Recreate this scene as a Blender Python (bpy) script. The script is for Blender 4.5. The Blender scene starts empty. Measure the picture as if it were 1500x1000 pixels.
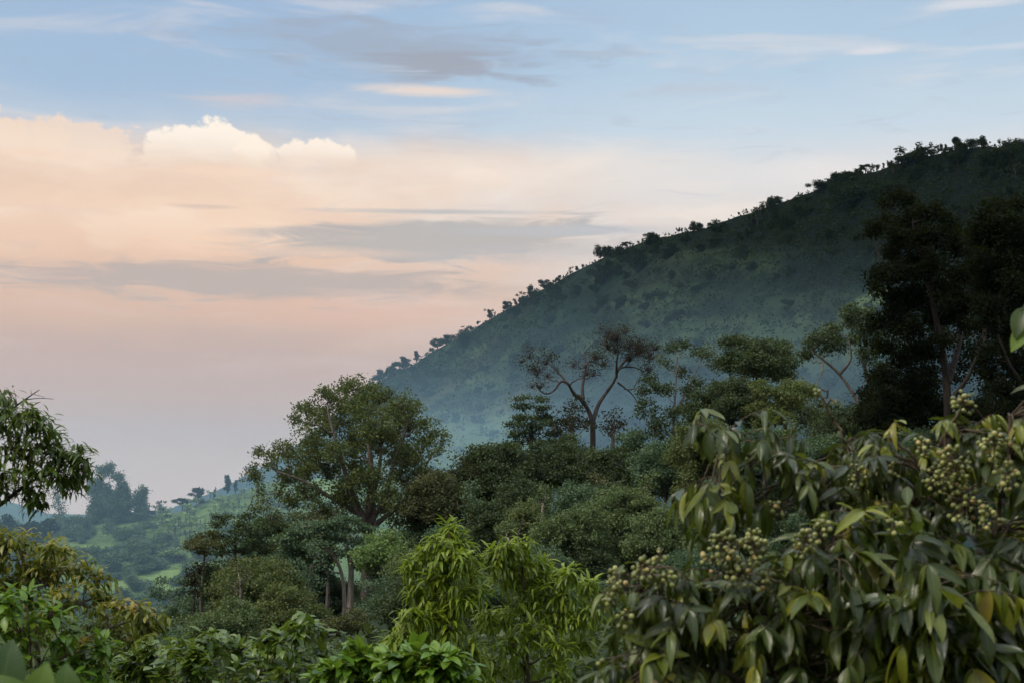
import bpy, math
import numpy as np

# ------------------------------------------------------------------ camera, sky, sun, exposure
scene = bpy.context.scene
COL = scene.collection
R = math.radians
F = 50.0 / 36.0 * 1500.0            # focal length in photo pixels
HORIZON = 730.0                     # photo row of the horizon
PITCH = math.atan((HORIZON - 500.0) / F)
CP, SP = math.cos(PITCH), math.sin(PITCH)


def ray(px, py):
    xc, yc = (px - 750.0) / F, (500.0 - py) / F
    return np.array([xc, CP - yc * SP, SP + yc * CP])


def at(px, py, Y):
    d = ray(px, py)
    return d * (Y / d[1])


cam_d = bpy.data.cameras.new('camera')
cam = bpy.data.objects.new('camera', cam_d)
COL.objects.link(cam)
cam.location = (0, 0, 0)
cam.rotation_euler = (R(90) + PITCH, 0, 0)
cam_d.lens = 50
cam_d.sensor_width = 36
cam_d.clip_start = 0.05
cam_d.clip_end = 20000
cam_d.dof.use_dof = True
cam_d.dof.focus_distance = 160
cam_d.dof.aperture_fstop = 9.0
scene.camera = cam

SUN_EL, SUN_AZ = 46.0, -118.0        # degrees; azimuth from +Y (view direction), minus = to the left
sun_d = bpy.data.lights.new('sun', 'SUN')
sun_d.energy = 2.8
sun_d.angle = R(14)
sun_d.color = (1.0, 0.90, 0.76)
sun = bpy.data.objects.new('sun', sun_d)
COL.objects.link(sun)
sun.rotation_euler = (R(90 - SUN_EL), 0, R(180 - SUN_AZ))

scene.view_settings.view_transform = 'Standard'
scene.view_settings.look = 'None'
scene.view_settings.exposure = 0.0
scene.view_settings.gamma = 1.0
scene.cycles.use_denoising = True
scene.cycles.denoiser = 'OPENIMAGEDENOISE'
scene.cycles.use_adaptive_sampling = True
scene.cycles.adaptive_threshold = 0.02
scene.cycles.adaptive_min_samples = 16
scene.cycles.max_bounces = 4
scene.cycles.diffuse_bounces = 2
scene.cycles.glossy_bounces = 2
scene.cycles.transmission_bounces = 2
scene.cycles.transparent_max_bounces = 4
scene.cycles.volume_bounces = 0
scene.cycles.caustics_reflective = False
scene.cycles.caustics_refractive = False


def lin(r, g, b, k=1.0):
    def c(v):
        v = v / 255.0
        return v / 12.92 if v <= 0.04045 else ((v + 0.055) / 1.055) ** 2.4
    return (c(r) * k, c(g) * k, c(b) * k, 1.0)


class NT:
    """short-hand for building node trees"""
    def __init__(s, tree):
        s.t = tree
        s.n = tree.nodes
        s.l = tree.links
        s.n.clear()

    def new(s, kind, **kw):
        n = s.n.new(kind)
        for k, v in kw.items():
            setattr(n, k, v)
        return n

    def put(s, sock, v):
        if hasattr(v, 'is_linked') or isinstance(v, bpy.types.NodeSocket):
            s.l.new(v, sock)
        else:
            sock.default_value = v

    def math(s, op, a, b=0.0, c=0.0, clamp=False):
        n = s.new('ShaderNodeMath', operation=op, use_clamp=clamp)
        for i, v in enumerate((a, b, c)):
            s.put(n.inputs[i], v)
        return n.outputs[0]

    def mix(s, f, a, b, blend='MIX'):
        n = s.new('ShaderNodeMix', data_type='RGBA', blend_type=blend)
        s.put(n.inputs[0], f)
        s.put(n.inputs[6], a)
        s.put(n.inputs[7], b)
        return n.outputs[2]

    def smooth(s, v, lo, hi):
        n = s.new('ShaderNodeMapRange', interpolation_type='SMOOTHSTEP')
        s.put(n.inputs[0], v)
        n.inputs[1].default_value, n.inputs[2].default_value = lo, hi
        return n.outputs[0]

    def ramp(s, v, stops):
        n = s.new('ShaderNodeValToRGB')
        cr = n.color_ramp
        while len(cr.elements) < len(stops):
            cr.elements.new(0.5)
        for e, (p, c) in zip(cr.elements, stops):
            e.position, e.color = p, c
        s.put(n.inputs[0], v)
        return n.outputs[0]

    def noise(s, vec, scale, detail=5.0, rough=0.55, dist=0.0, dim='3D'):
        n = s.new('ShaderNodeTexNoise', noise_dimensions=dim)
        if vec is not None:
            s.l.new(vec, n.inputs['Vector'])
        n.inputs['Scale'].default_value = scale
        n.inputs['Detail'].default_value = detail
        n.inputs['Roughness'].default_value = rough
        n.inputs['Distortion'].default_value = dist
        return n.outputs[0]


def build_sky():
    w = bpy.data.worlds.new('World')
    scene.world = w
    w.use_nodes = True
    t = NT(w.node_tree)
    geo = t.new('ShaderNodeTexCoord')
    sep = t.new('ShaderNodeSeparateXYZ')
    t.l.new(geo.outputs['Generated'], sep.inputs[0])
    x, y, z = sep.outputs
    az = t.math('MULTIPLY', t.math('ARCTAN2', x, y), 180 / math.pi)
    el = t.math('MULTIPLY', t.math('ARCSINE', z), 180 / math.pi)

    def vec(kx, ky, off=0.0):
        c = t.new('ShaderNodeCombineXYZ')
        t.put(c.inputs[0], t.math('ADD', t.math('MULTIPLY', az, kx), off * 7.3))
        t.put(c.inputs[1], t.math('MULTIPLY', el, ky))
        return c.outputs[0]

    def azel(px, py):
        d = ray(px, py)
        d = d / np.linalg.norm(d)
        return math.degrees(math.atan2(d[0], d[1])), math.degrees(math.asin(d[2]))

    streak = t.noise(vec(0.10, 0.65), 1.0, 4, 0.58, 0.4, '2D')        # long horizontal wisps
    puff = t.noise(vec(0.55, 0.75, 3.1), 1.0, 4, 0.60, 0.25, '2D')    # cauliflower edges
    soft = t.noise(vec(0.16, 0.40, 7.7), 1.0, 3, 0.5, 0.3, '2D')
    fine = t.noise(vec(0.28, 1.9, 5.0), 1.0, 6, 0.62, 0.6, '2D')

    EL = t.math('DIVIDE', t.math('ADD', el, t.math('MULTIPLY', t.math('SUBTRACT', soft, 0.5), 1.5)), 90.0, clamp=True)

    def stops(rows):
        return [(max(0, e) / 90.0, lin(*c)) for e, c in rows]
    left = t.ramp(EL, stops([(0, (220, 196, 181)), (3.4, (200, 175, 163)), (5.6, (199, 171, 159)), (7.0, (214, 181, 160)), (8.5, (222, 188, 166)),
                             (11.5, (231, 202, 180)), (13.2, (227, 205, 188)), (14.6, (184, 198, 213)), (16, (164, 187, 211)),
                             (20, (154, 180, 210)), (27, (160, 182, 210)), (45, (200, 207, 218)), (90, (222, 224, 228))]))
    right = t.ramp(EL, stops([(0, (222, 206, 198)), (5, (205, 183, 172)), (8, (210, 192, 180)), (10, (219, 208, 200)),
                              (12.5, (219, 217, 216)), (14.5, (197, 211, 222)), (17, (178, 200, 219)),
                              (20, (168, 192, 215)), (27, (160, 182, 210)), (45, (200, 207, 218)), (90, (222, 224, 228))]))
    lr = t.smooth(t.math('ADD', az, t.math('MULTIPLY', t.math('SUBTRACT', soft, 0.5), 14)), -9, 7)
    col = t.mix(lr, left, right)
    # wisps everywhere, thin
    wis = t.math('MULTIPLY', t.smooth(streak, 0.50, 0.78), t.smooth(el, 3, 9))
    col = t.mix(t.math('MULTIPLY', wis, 0.42), col, lin(232, 220, 214))
    dk = t.math('MULTIPLY', t.smooth(fine, 0.52, 0.75), t.smooth(el, 4, 9))
    col = t.mix(t.math('MULTIPLY', dk, 0.22), col, lin(170, 176, 190))

    def blob(px, py, rx, ry, rgb, amount, edge=(1.25, 0.35), warp=0.9, n=None, tilt=0.0):
        nonlocal col
        a0, e0 = azel(px, py)
        ax, ey = rx / 36.4, ry / 36.4
        da = t.math('SUBTRACT', az, a0)
        de = t.math('SUBTRACT', el, e0)
        if tilt:
            de = t.math('ADD', de, t.math('MULTIPLY', da, tilt))
        u = t.math('DIVIDE', da, ax)
        v = t.math('DIVIDE', de, ey)
        rr = t.math('SQRT', t.math('ADD', t.math('MULTIPLY', u, u), t.math('MULTIPLY', v, v)))
        nn = streak if n is None else n
        rr = t.math('ADD', rr, t.math('MULTIPLY', t.math('SUBTRACT', nn, 0.5), -2 * warp))
        m = t.smooth(rr, edge[0], edge[1])
        col = t.mix(t.math('MULTIPLY', m, amount), col, lin(*rgb))

    # dark stratus in the blue, with its lit underside
    blob(590, 72, 270, 50, (158, 169, 186), 0.75, (1.2, 0.2), 0.9, fine, 0.05)
    blob(660, 96, 150, 30, (158, 162, 174), 0.75, (1.15, 0.1), 1.0, fine, 0.03)
    blob(620, 133, 115, 9, (232, 214, 202), 0.85, (1.3, 0.1), 0.8, fine, 0.02)
    blob(345, 147, 95, 13, (205, 197, 200), 0.7, (1.3, 0.0), 0.9, fine)
    blob(1020, 130, 120, 14, (190, 192, 202), 0.35, (1.3, 0.0), 0.9, fine)
    # pale banks
    blob(700, 250, 360, 52, (240, 224, 210), 0.75, (1.2, 0.1), 0.8, soft)
    blob(1200, 250, 130, 30, (228, 222, 220), 0.75, (1.2, 0.1), 0.8, soft)
    blob(1040, 312, 150, 16, (236, 224, 214), 0.7, (1.25, 0.1), 0.8, fine)
    blob(180, 290, 330, 75, (241, 212, 188), 0.8, (1.25, 0.1), 0.6, soft)
    # cumulus
    vor = t.new('ShaderNodeTexVoronoi', feature='F1', voronoi_dimensions='2D')
    t.l.new(vec(1.0, 1.25, 1.7), vor.inputs['Vector'])
    vor.inputs['Scale'].default_value = 0.75
    vor.inputs['Detail'].default_value = 3.5
    vor.inputs['Roughness'].default_value = 0.55
    vor.normalize = True
    lump = t.math('ADD', t.math('MULTIPLY', vor.outputs['Distance'], 0.75), t.math('MULTIPLY', puff, 0.45))

    def cumulus(px, py, rx, ry, rgb, amount=0.95, k=1.0, low=-0.9):
        nonlocal col
        a0, e0 = azel(px, py)
        u = t.math('DIVIDE', t.math('SUBTRACT', az, a0), rx / 36.4)
        v = t.math('DIVIDE', t.math('SUBTRACT', el, e0), ry / 36.4)
        rr = t.math('SQRT', t.math('ADD', t.math('MULTIPLY', u, u), t.math('MULTIPLY', v, v)))
        rr = t.math('ADD', rr, t.math('MULTIPLY', t.math('SUBTRACT', lump, 0.52), k))
        m = t.math('MULTIPLY', t.smooth(rr, 1.0, 0.82), t.smooth(v, low, low + 1.9))
        dim = t.smooth(t.math('ADD', lump, t.math('MULTIPLY', v, -0.25)), 0.45, 0.85)
        low_f = t.math('MULTIPLY', t.smooth(t.math('ADD', v, t.math('MULTIPLY', lump, -0.9)), 0.3, -1.0), 0.9)
        c2 = t.mix(t.math('MAXIMUM', t.math('MULTIPLY', dim, 0.9), low_f), lin(*rgb), lin(rgb[0] * 0.92, rgb[1] * 0.86, rgb[2] * 0.82))
        col = t.mix(t.math('MULTIPLY', m, amount), col, c2)
    cumulus(-70, 270, 180, 108, (236, 212, 192), 0.9, 1.4, -0.6)
    cumulus(60, 268, 140, 92, (238, 214, 194), 0.9, 1.5, -0.6)
    cumulus(180, 285, 110, 60, (236, 212, 194), 0.5, 1.3, -0.6)
    cumulus(302, 238, 88, 58, (253, 240, 224), 0.95, 1.35)
    cumulus(372, 234, 34, 30, (252, 237, 220), 0.9, 1.35)
    cumulus(466, 236, 56, 30, (252, 237, 220), 0.92, 1.35)
    cumulus(700, 272, 50, 24, (244, 226, 210), 0.45, 1.2)
    # soft billows inside the bank
    side = t.math('MULTIPLY', t.smooth(az, 2, -10), t.math('MULTIPLY', t.smooth(el, 8.0, 10.5), t.smooth(el, 14.6, 13.0)))
    bil = t.noise(vec(0.20, 0.62, 2.2), 1.0, 3, 0.5, 0.15, '2D')
    col = t.mix(t.math('MULTIPLY', t.math('MULTIPLY', t.smooth(bil, 0.50, 0.68), side), 0.38), col, lin(249, 229, 210))
    col = t.mix(t.math('MULTIPLY', t.math('MULTIPLY', t.smooth(bil, 0.48, 0.32), side), 0.38), col, lin(226, 196, 174))
    blob(60, 225, 90, 10, (238, 206, 184), 0.4, (1.2, 0.2), 0.7, fine)
    blob(330, 252, 90, 10, (243, 213, 190), 0.6, (1.2, 0.2), 0.7, fine)
    # peach glow low down
    blob(560, 462, 330, 38, (224, 184, 163), 0.55, (1.3, 0.0), 0.6, soft)
    blob(230, 350, 300, 34, (240, 204, 176), 0.55, (1.3, 0.0), 0.5, soft)
    # grey streaks
    blob(640, 352, 330, 34, (178, 175, 173), 0.85, (1.05, 0.45), 0.8, fine, -0.045)
    blob(820, 368, 260, 20, (188, 184, 184), 0.6, (1.2, 0.1), 0.5, fine, -0.03)
    blob(440, 338, 130, 11, (180, 174, 173), 0.7, (1.2, 0.2), 0.5, fine, -0.06)
    blob(650, 311, 200, 5, (178, 180, 183), 0.75, (1.2, 0.1), 0.5, fine)
    blob(880, 338, 210, 12, (189, 190, 195), 0.7, (1.2, 0.1), 0.6, fine)
    blob(300, 303, 60, 4, (208, 186, 172), 0.6, (1.2, 0.2), 0.6, fine)
    blob(330, 411, 480, 34, (184, 171, 165), 0.85, (1.05, 0.4), 0.85, fine)
    blob(420, 368, 200, 9, (240, 206, 182), 0.5, (1.2, 0.2), 0.7, fine)
    # wisps high right
    blob(1282, 74, 46, 7, (216, 216, 222), 0.85, (1.2, 0.2), 0.6, fine)
    blob(1190, 72, 110, 5, (200, 209, 222), 0.7, (1.2, 0.1), 0.8, fine)
    blob(1470, 68, 80, 6, (208, 212, 222), 0.7, (1.2, 0.1), 0.8, fine)
    blob(1430, 4, 110, 9, (214, 216, 222), 0.8, (1.2, 0.1), 0.6, fine)

    nis = t.new('ShaderNodeTexSky', sky_type='NISHITA')
    nis.sun_disc = False
    nis.sun_elevation = R(SUN_EL)
    nis.sun_rotation = R(SUN_AZ)
    nis.air_density = 1.2
    nis.dust_density = 2.0
    b1 = t.new('ShaderNodeBackground')
    t.l.new(nis.outputs[0], b1.inputs[0])
    b1.inputs[1].default_value = 0.10
    b2 = t.new('ShaderNodeBackground')
    t.put(b2.inputs[0], col)
    t.put(b2.inputs[1], t.math('MULTIPLY_ADD', t.smooth(el, 22, 52), 1.9 * SKY_GAIN, SKY_GAIN))    # unseen sky overhead boosted, added as fill light on the foliage
    ms = t.new('ShaderNodeMixShader')
    cover = t.math('SUBTRACT', 1.0, t.math('MULTIPLY', t.smooth(el, 18, 60), 0.25))
    t.put(ms.inputs[0], cover)
    t.l.new(b1.outputs[0], ms.inputs[1])
    t.l.new(b2.outputs[0], ms.inputs[2])
    out = t.new('ShaderNodeOutputWorld')
    t.l.new(ms.outputs[0], out.inputs[0])


SKY_GAIN = 1.07
build_sky()

# ------------------------------------------------------------------ helpers


def newmat(name):
    m = bpy.data.materials.new(name)
    m.use_nodes = True
    return m, NT(m.node_tree)


def foliage(name, stops, rough=0.6, spec=0.3, transl=0.3, veins=0.0, patch=0.35, gloss=0.0):
    m, t = newmat(name)
    a = t.new('ShaderNodeAttribute', attribute_name='tint')
    geo = t.new('ShaderNodeNewGeometry')
    no = t.noise(geo.outputs['Position'], patch, 3, 0.6)
    f = t.math('ADD', t.math('MULTIPLY', a.outputs['Fac'], 0.72), t.math('MULTIPLY', no, 0.28))
    c = t.ramp(f, [(p, (*q, 1)) for p, q in stops])
    p = t.new('ShaderNodeBsdfPrincipled')
    if veins:
        uv = t.new('ShaderNodeUVMap', uv_map='leaf')
        s = t.new('ShaderNodeSeparateXYZ')
        t.l.new(uv.outputs[0], s.inputs[0])
        ax = t.math('ABSOLUTE', t.math('SUBTRACT', s.outputs[0], 0.5))
        mid = t.smooth(ax, 0.05, 0.0)
        rib = t.math('SINE', t.math('MULTIPLY', t.math('SUBTRACT', s.outputs[1], t.math('MULTIPLY', ax, 0.35)), 95))
        ribm = t.smooth(rib, 0.72, 1.0)
        c = t.mix(t.math('MULTIPLY', t.math('MAXIMUM', mid, t.math('MULTIPLY', ribm, 0.45)), 0.45 * veins), c, (0.22, 0.27, 0.08, 1))
        blot = t.noise(geo.outputs['Position'], 60, 4, 0.65)
        c = t.mix(t.math('MULTIPLY', t.smooth(blot, 0.62, 0.72), 0.35), c, (0.10, 0.075, 0.03, 1))
        bp = t.new('ShaderNodeBump')
        bp.inputs['Strength'].default_value = 0.5 * veins
        bp.inputs['Distance'].default_value = 0.004
        t.put(bp.inputs['Height'], t.math('ADD', t.math('MULTIPLY', rib, 0.5), t.math('MULTIPLY', blot, 0.8)))
        t.l.new(bp.outputs[0], p.inputs['Normal'])
    t.put(p.inputs['Base Color'], c)
    if gloss:
        wear = t.noise(geo.outputs['Position'], 9, 3, 0.6)
        t.put(p.inputs['Roughness'], t.math('ADD', rough - gloss, t.math('MULTIPLY', wear, 2 * gloss)))
    else:
        p.inputs['Roughness'].default_value = rough
    p.inputs['Specular IOR Level'].default_value = spec
    out = t.new('ShaderNodeOutputMaterial')
    if transl > 0:
        tr = t.new('ShaderNodeBsdfTranslucent')
        g = t.mix(0.35, c, (0.20, 0.26, 0.02, 1))
        t.put(tr.inputs[0], g)
        ms = t.new('ShaderNodeMixShader')
        ms.inputs[0].default_value = transl
        t.l.new(p.outputs[0], ms.inputs[1])
        t.l.new(tr.outputs[0], ms.inputs[2])
        t.l.new(ms.outputs[0], out.inputs[0])
    else:
        t.l.new(p.outputs[0], out.inputs[0])
    return m


def bark(name, c1, c2, scale=3.0, rough=0.9):
    m, t = newmat(name)
    geo = t.new('ShaderNodeNewGeometry')
    mp = t.new('ShaderNodeMapping')
    mp.inputs['Scale'].default_value = (1, 1, 0.25)
    t.l.new(geo.outputs['Position'], mp.inputs[0])
    no = t.noise(mp.outputs[0], scale, 6, 0.65)
    p = t.new('ShaderNodeBsdfPrincipled')
    t.put(p.inputs['Base Color'], t.ramp(no, [(0.35, (*c1, 1)), (0.68, (*c2, 1))]))
    p.inputs['Roughness'].default_value = rough
    p.inputs['Specular IOR Level'].default_value = 0.2
    bp = t.new('ShaderNodeBump')
    bp.inputs['Strength'].default_value = 0.5
    t.put(bp.inputs['Height'], no)
    t.l.new(bp.outputs[0], p.inputs['Normal'])
    out = t.new('ShaderNodeOutputMaterial')
    t.l.new(p.outputs[0], out.inputs[0])
    return m


def make_mesh(name, V, Q, mats, attr=None, uv=None, smooth=False, midx=None, dense=None):
    V = np.asarray(V, np.float32)
    Q = np.asarray(Q, np.int32)
    me = bpy.data.meshes.new(name)
    me.vertices.add(len(V))
    me.vertices.foreach_set('co', V.ravel())
    k = Q.shape[1]
    me.loops.add(Q.size)
    me.loops.foreach_set('vertex_index', Q.ravel())
    me.polygons.add(len(Q))
    me.polygons.foreach_set('loop_start', np.arange(0, Q.size, k, dtype=np.int32))
    me.polygons.foreach_set('loop_total', np.full(len(Q), k, np.int32))
    if smooth:
        me.polygons.foreach_set('use_smooth', np.ones(len(Q), bool))
    for m in mats:
        me.materials.append(m)
    if midx is not None:
        me.polygons.foreach_set('material_index', np.asarray(midx, np.int32))
    if attr is not None:
        a = me.attributes.new('tint', 'FLOAT', 'POINT')
        a.data.foreach_set('value', np.asarray(attr, np.float32))
    if dense is not None:
        a = me.attributes.new('dense', 'FLOAT', 'POINT')  # per-vertex weight: scrub cover plus painted shade
        a.data.foreach_set('value', np.asarray(dense, np.float32))
    if uv is not None:
        l = me.uv_layers.new(name='leaf')
        l.data.foreach_set('uv', np.asarray(uv, np.float32)[Q.ravel()].ravel())
    me.update(calc_edges=True)
    return me


def link(name, me, parent=None, loc=(0, 0, 0)):
    o = bpy.data.objects.new(name, me)
    COL.objects.link(o)
    o.location = loc
    if parent is not None:
        o.parent = parent
    return o


def tag(o, label=None, cat=None, group=None, kind=None):
    for k, v in (('label', label), ('category', cat), ('group', group), ('kind', kind)):
        if v:
            o[k] = v
    return o


def empty(name, loc, label, cat, group=None):
    o = link(name, None, None, loc)
    o.empty_display_size = 0.3
    return tag(o, label, cat, group)


def nrm(v):
    return v / np.maximum(np.linalg.norm(v, axis=-1, keepdims=True), 1e-9)


class Tubes:
    def __init__(s):
        s.V, s.Q, s.n = [], [], 0

    def add(s, pts, rad, sides=5):
        pts = np.asarray(pts, float)
        rad = np.broadcast_to(np.asarray(rad, float), (len(pts),))
        tan = nrm(np.gradient(pts, axis=0))
        ref = np.array([0.31, 0.17, 0.1]) if abs(tan[0][2]) > 0.8 else np.array([0.0, 0.0, 1.0])
        b = nrm(np.cross(tan, ref))
        c = np.cross(tan, b)
        ang = np.linspace(0, 2 * math.pi, sides, endpoint=False)
        ring = pts[:, None] + rad[:, None, None] * (np.cos(ang)[None, :, None] * b[:, None] + np.sin(ang)[None, :, None] * c[:, None])
        m = len(pts)
        i = np.arange(m - 1)[:, None] * sides
        j = np.arange(sides)[None, :]
        j2 = (j + 1) % sides
        q = np.stack([i + j, i + j2, i + sides + j2, i + sides + j], -1).reshape(-1, 4) + s.n
        s.V.append(ring.reshape(-1, 3))
        s.Q.append(q)
        s.n += m * sides

    def mesh(s, name, mat):
        return make_mesh(name, np.concatenate(s.V), np.concatenate(s.Q), [mat], smooth=True)


def blade(rows=4, width=0.25, droop=0.35, fold=0.05, cols=2, peak=0.4, curl=0.0):
    """a leaf lying along +y, unit length, tip at y = 1, drooping to -z"""
    V, UV = [], []
    for i in range(rows + 1):
        y = i / rows
        w = width * 0.5 * (math.sin(math.pi * y ** (math.log(0.5) / math.log(peak))) ** 0.8 + 0.02)
        if i == 0 or i == rows:
            w = width * 0.02
        for j in range(cols + 1):
            x = -1 + 2 * j / cols
            V.append((x * w, y - 0.25 * droop * y * y, -droop * y * y - fold * (1 - abs(x)) * (w / width) * 2 + curl * math.sin(y * 9) * abs(x) * w))
            UV.append((j / cols, y))
    Q = []
    for i in range(rows):
        for j in range(cols):
            a = i * (cols + 1) + j
            Q.append((a, a + 1, a + cols + 2, a + cols + 1))
    return np.array(V), np.array(Q), np.array(UV)


DIAMOND = (np.array([(0, 0, 0), (0.34, 0.45, 0.06), (0, 1, -0.08), (-0.34, 0.5, -0.04)], float), np.array([(0, 1, 2, 3)]), np.array([(.5, 0), (1, .5), (.5, 1), (0, .5)]))


def scatter(tpl, P, T, N, L, tint):
    V, Q, UV = tpl
    T = nrm(T)
    B = nrm(np.cross(T, N))
    N = np.cross(B, T)
    out = P[:, None] + L[:, None, None] * (V[None, :, 0:1] * B[:, None] + V[None, :, 1:2] * T[:, None] + V[None, :, 2:3] * N[:, None])
    n, k = len(P), len(V)
    q = (Q[None] + (np.arange(n) * k)[:, None, None]).reshape(-1, Q.shape[1])
    return out.reshape(-1, 3), q, np.repeat(tint, k), np.tile(UV, (n, 1))


def hash2(ix, iy, seed):
    h = (ix.astype(np.int64) * 374761393 + iy.astype(np.int64) * 668265263 + seed * 974711) & 0x7fffffff
    h = ((h ^ (h >> 13)) * 1274126177) & 0x7fffffff
    return ((h ^ (h >> 16)) & 0xffff) / 65535.0


def vnoise(x, y, seed=0):
    x, y = np.asarray(x, float), np.asarray(y, float)
    ix, iy = np.floor(x), np.floor(y)
    fx, fy = x - ix, y - iy
    fx, fy = fx * fx * (3 - 2 * fx), fy * fy * (3 - 2 * fy)
    a, b = hash2(ix, iy, seed), hash2(ix + 1, iy, seed)
    c, d = hash2(ix, iy + 1, seed), hash2(ix + 1, iy + 1, seed)
    return (a + (b - a) * fx) + ((c + (d - c) * fx) - (a + (b - a) * fx)) * fy - 0.5


def fbm(x, y, seed=0, o=4):
    s, k = 0.0, 1.0
    for i in range(o):
        s = s + vnoise(x * 2 ** i, y * 2 ** i, seed + i) * k
        k *= 0.5
    return s


def sstep(v, lo, hi):
    t = np.clip((np.asarray(v, float) - lo) / (hi - lo), 0, 1)
    return t * t * (3 - 2 * t)


# ------------------------------------------------------------------ terrain
GY = [-60, 0, 8, 20, 40, 80, 130, 200, 300, 450, 800, 1500, 4400]
GZ = [-1.2, -1.7, -2.6, -5, -7.5, -10.5, -14, -18.5, -25, -27, -30, -40, -60]


def ground_z(X, Y):
    X, Y = np.asarray(X, float), np.asarray(Y, float)
    z = np.interp(Y, GY, GZ)
    z = z + 10 * sstep(X, -35, 80) * sstep(Y, 50, 150)
    z = z + fbm(X / 40, Y / 40, 5) * 3.0 * sstep(Y, 10, 80)
    return z


def land(name, dark, green, pale, scale, bump=0.6):
    """ground cover: rough grass, scrub and bare patches; 'tint' marks mown or cultivated pasture"""
    m, t = newmat(name)
    geo = t.new('ShaderNodeNewGeometry')
    n1 = t.noise(geo.outputs['Position'], scale, 6, 0.62, 0.3)
    n2 = t.noise(geo.outputs['Position'], scale * 6, 5, 0.65)
    n3 = t.noise(geo.outputs['Position'], scale * 0.3, 3, 0.5)
    a = t.new('ShaderNodeAttribute', attribute_name='tint')
    c = t.ramp(t.math('ADD', t.math('MULTIPLY', n1, 0.55), t.math('MULTIPLY', n2, 0.45)),
               [(0.38, (*dark, 1)), (0.52, (*green, 1)), (0.66, (*[0.6 * g + 0.4 * q for g, q in zip(green, pale)], 1))])
    c = t.mix(t.math('MULTIPLY', t.smooth(n3, 0.55, 0.75), 0.45), c, (0.055, 0.048, 0.026, 1))
    shade_attr = t.new('ShaderNodeAttribute', attribute_name='dense')
    c = t.mix(shade_attr.outputs['Fac'], c, t.mix(n2, (0.0015, 0.003, 0.0025, 1), (0.004, 0.007, 0.005, 1)))  # mixes scrub and painted darkening of the hill into the colour
    pasture = t.mix(n2, (*[v * 0.55 for v in pale], 1), (*[v * 1.25 for v in pale], 1))
    c = t.mix(a.outputs['Fac'], c, pasture)
    p = t.new('ShaderNodeBsdfPrincipled')
    t.put(p.inputs['Base Color'], c)
    p.inputs['Roughness'].default_value = 1.0
    p.inputs['Specular IOR Level'].default_value = 0.02
    bp = t.new('ShaderNodeBump')
    bp.inputs['Strength'].default_value = bump
    bp.inputs['Distance'].default_value = 0.5 / scale * 0.1
    t.put(bp.inputs['Height'], n2)
    t.l.new(bp.outputs[0], p.inputs['Normal'])
    out = t.new('ShaderNodeOutputMaterial')
    t.l.new(p.outputs[0], out.inputs[0])
    return m


def grid_quads(nr, nc):
    i, j = np.meshgrid(np.arange(nr - 1), np.arange(nc - 1), indexing='ij')
    a = i * nc + j
    return np.stack([a, a + 1, a + nc + 1, a + nc], -1).reshape(-1, 4)


M_GROUND = land('ground_cover', (0.020, 0.030, 0.012), (0.045, 0.065, 0.02), (0.11, 0.16, 0.05), 0.25)
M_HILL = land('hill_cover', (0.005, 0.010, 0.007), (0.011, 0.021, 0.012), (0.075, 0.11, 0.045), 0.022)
M_KNOLL = land('slope_cover', (0.030, 0.050, 0.020), (0.070, 0.110, 0.035), (0.20, 0.28, 0.08), 0.10)
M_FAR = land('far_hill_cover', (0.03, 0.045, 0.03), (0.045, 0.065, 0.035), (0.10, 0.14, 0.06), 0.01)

# ground: one sheet, fan-shaped rows denser near the viewpoint
HAZE_D, MIST_D = 0.00002, 0.0009      # air, per metre
gy = np.concatenate([[-60, -30, -10], np.linspace(0, 60, 40), np.linspace(64, 300, 70), np.geomspace(310, 3200, 40)])
gu = np.linspace(-1, 1, 141)
GX = np.sign(gu) * (np.abs(gu) ** 1.8)[None, :] * (60 + np.maximum(gy, 0) * 0.9)[:, None]
GYY = np.broadcast_to(gy[:, None], GX.shape)
gz = ground_z(GX, GYY)
me = make_mesh('ground', np.stack([GX, GYY, gz], -1).reshape(-1, 3), grid_quads(*GX.shape), [M_GROUND], attr=np.zeros(GX.size), smooth=True)
tag(link('ground', me), kind='structure')


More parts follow.
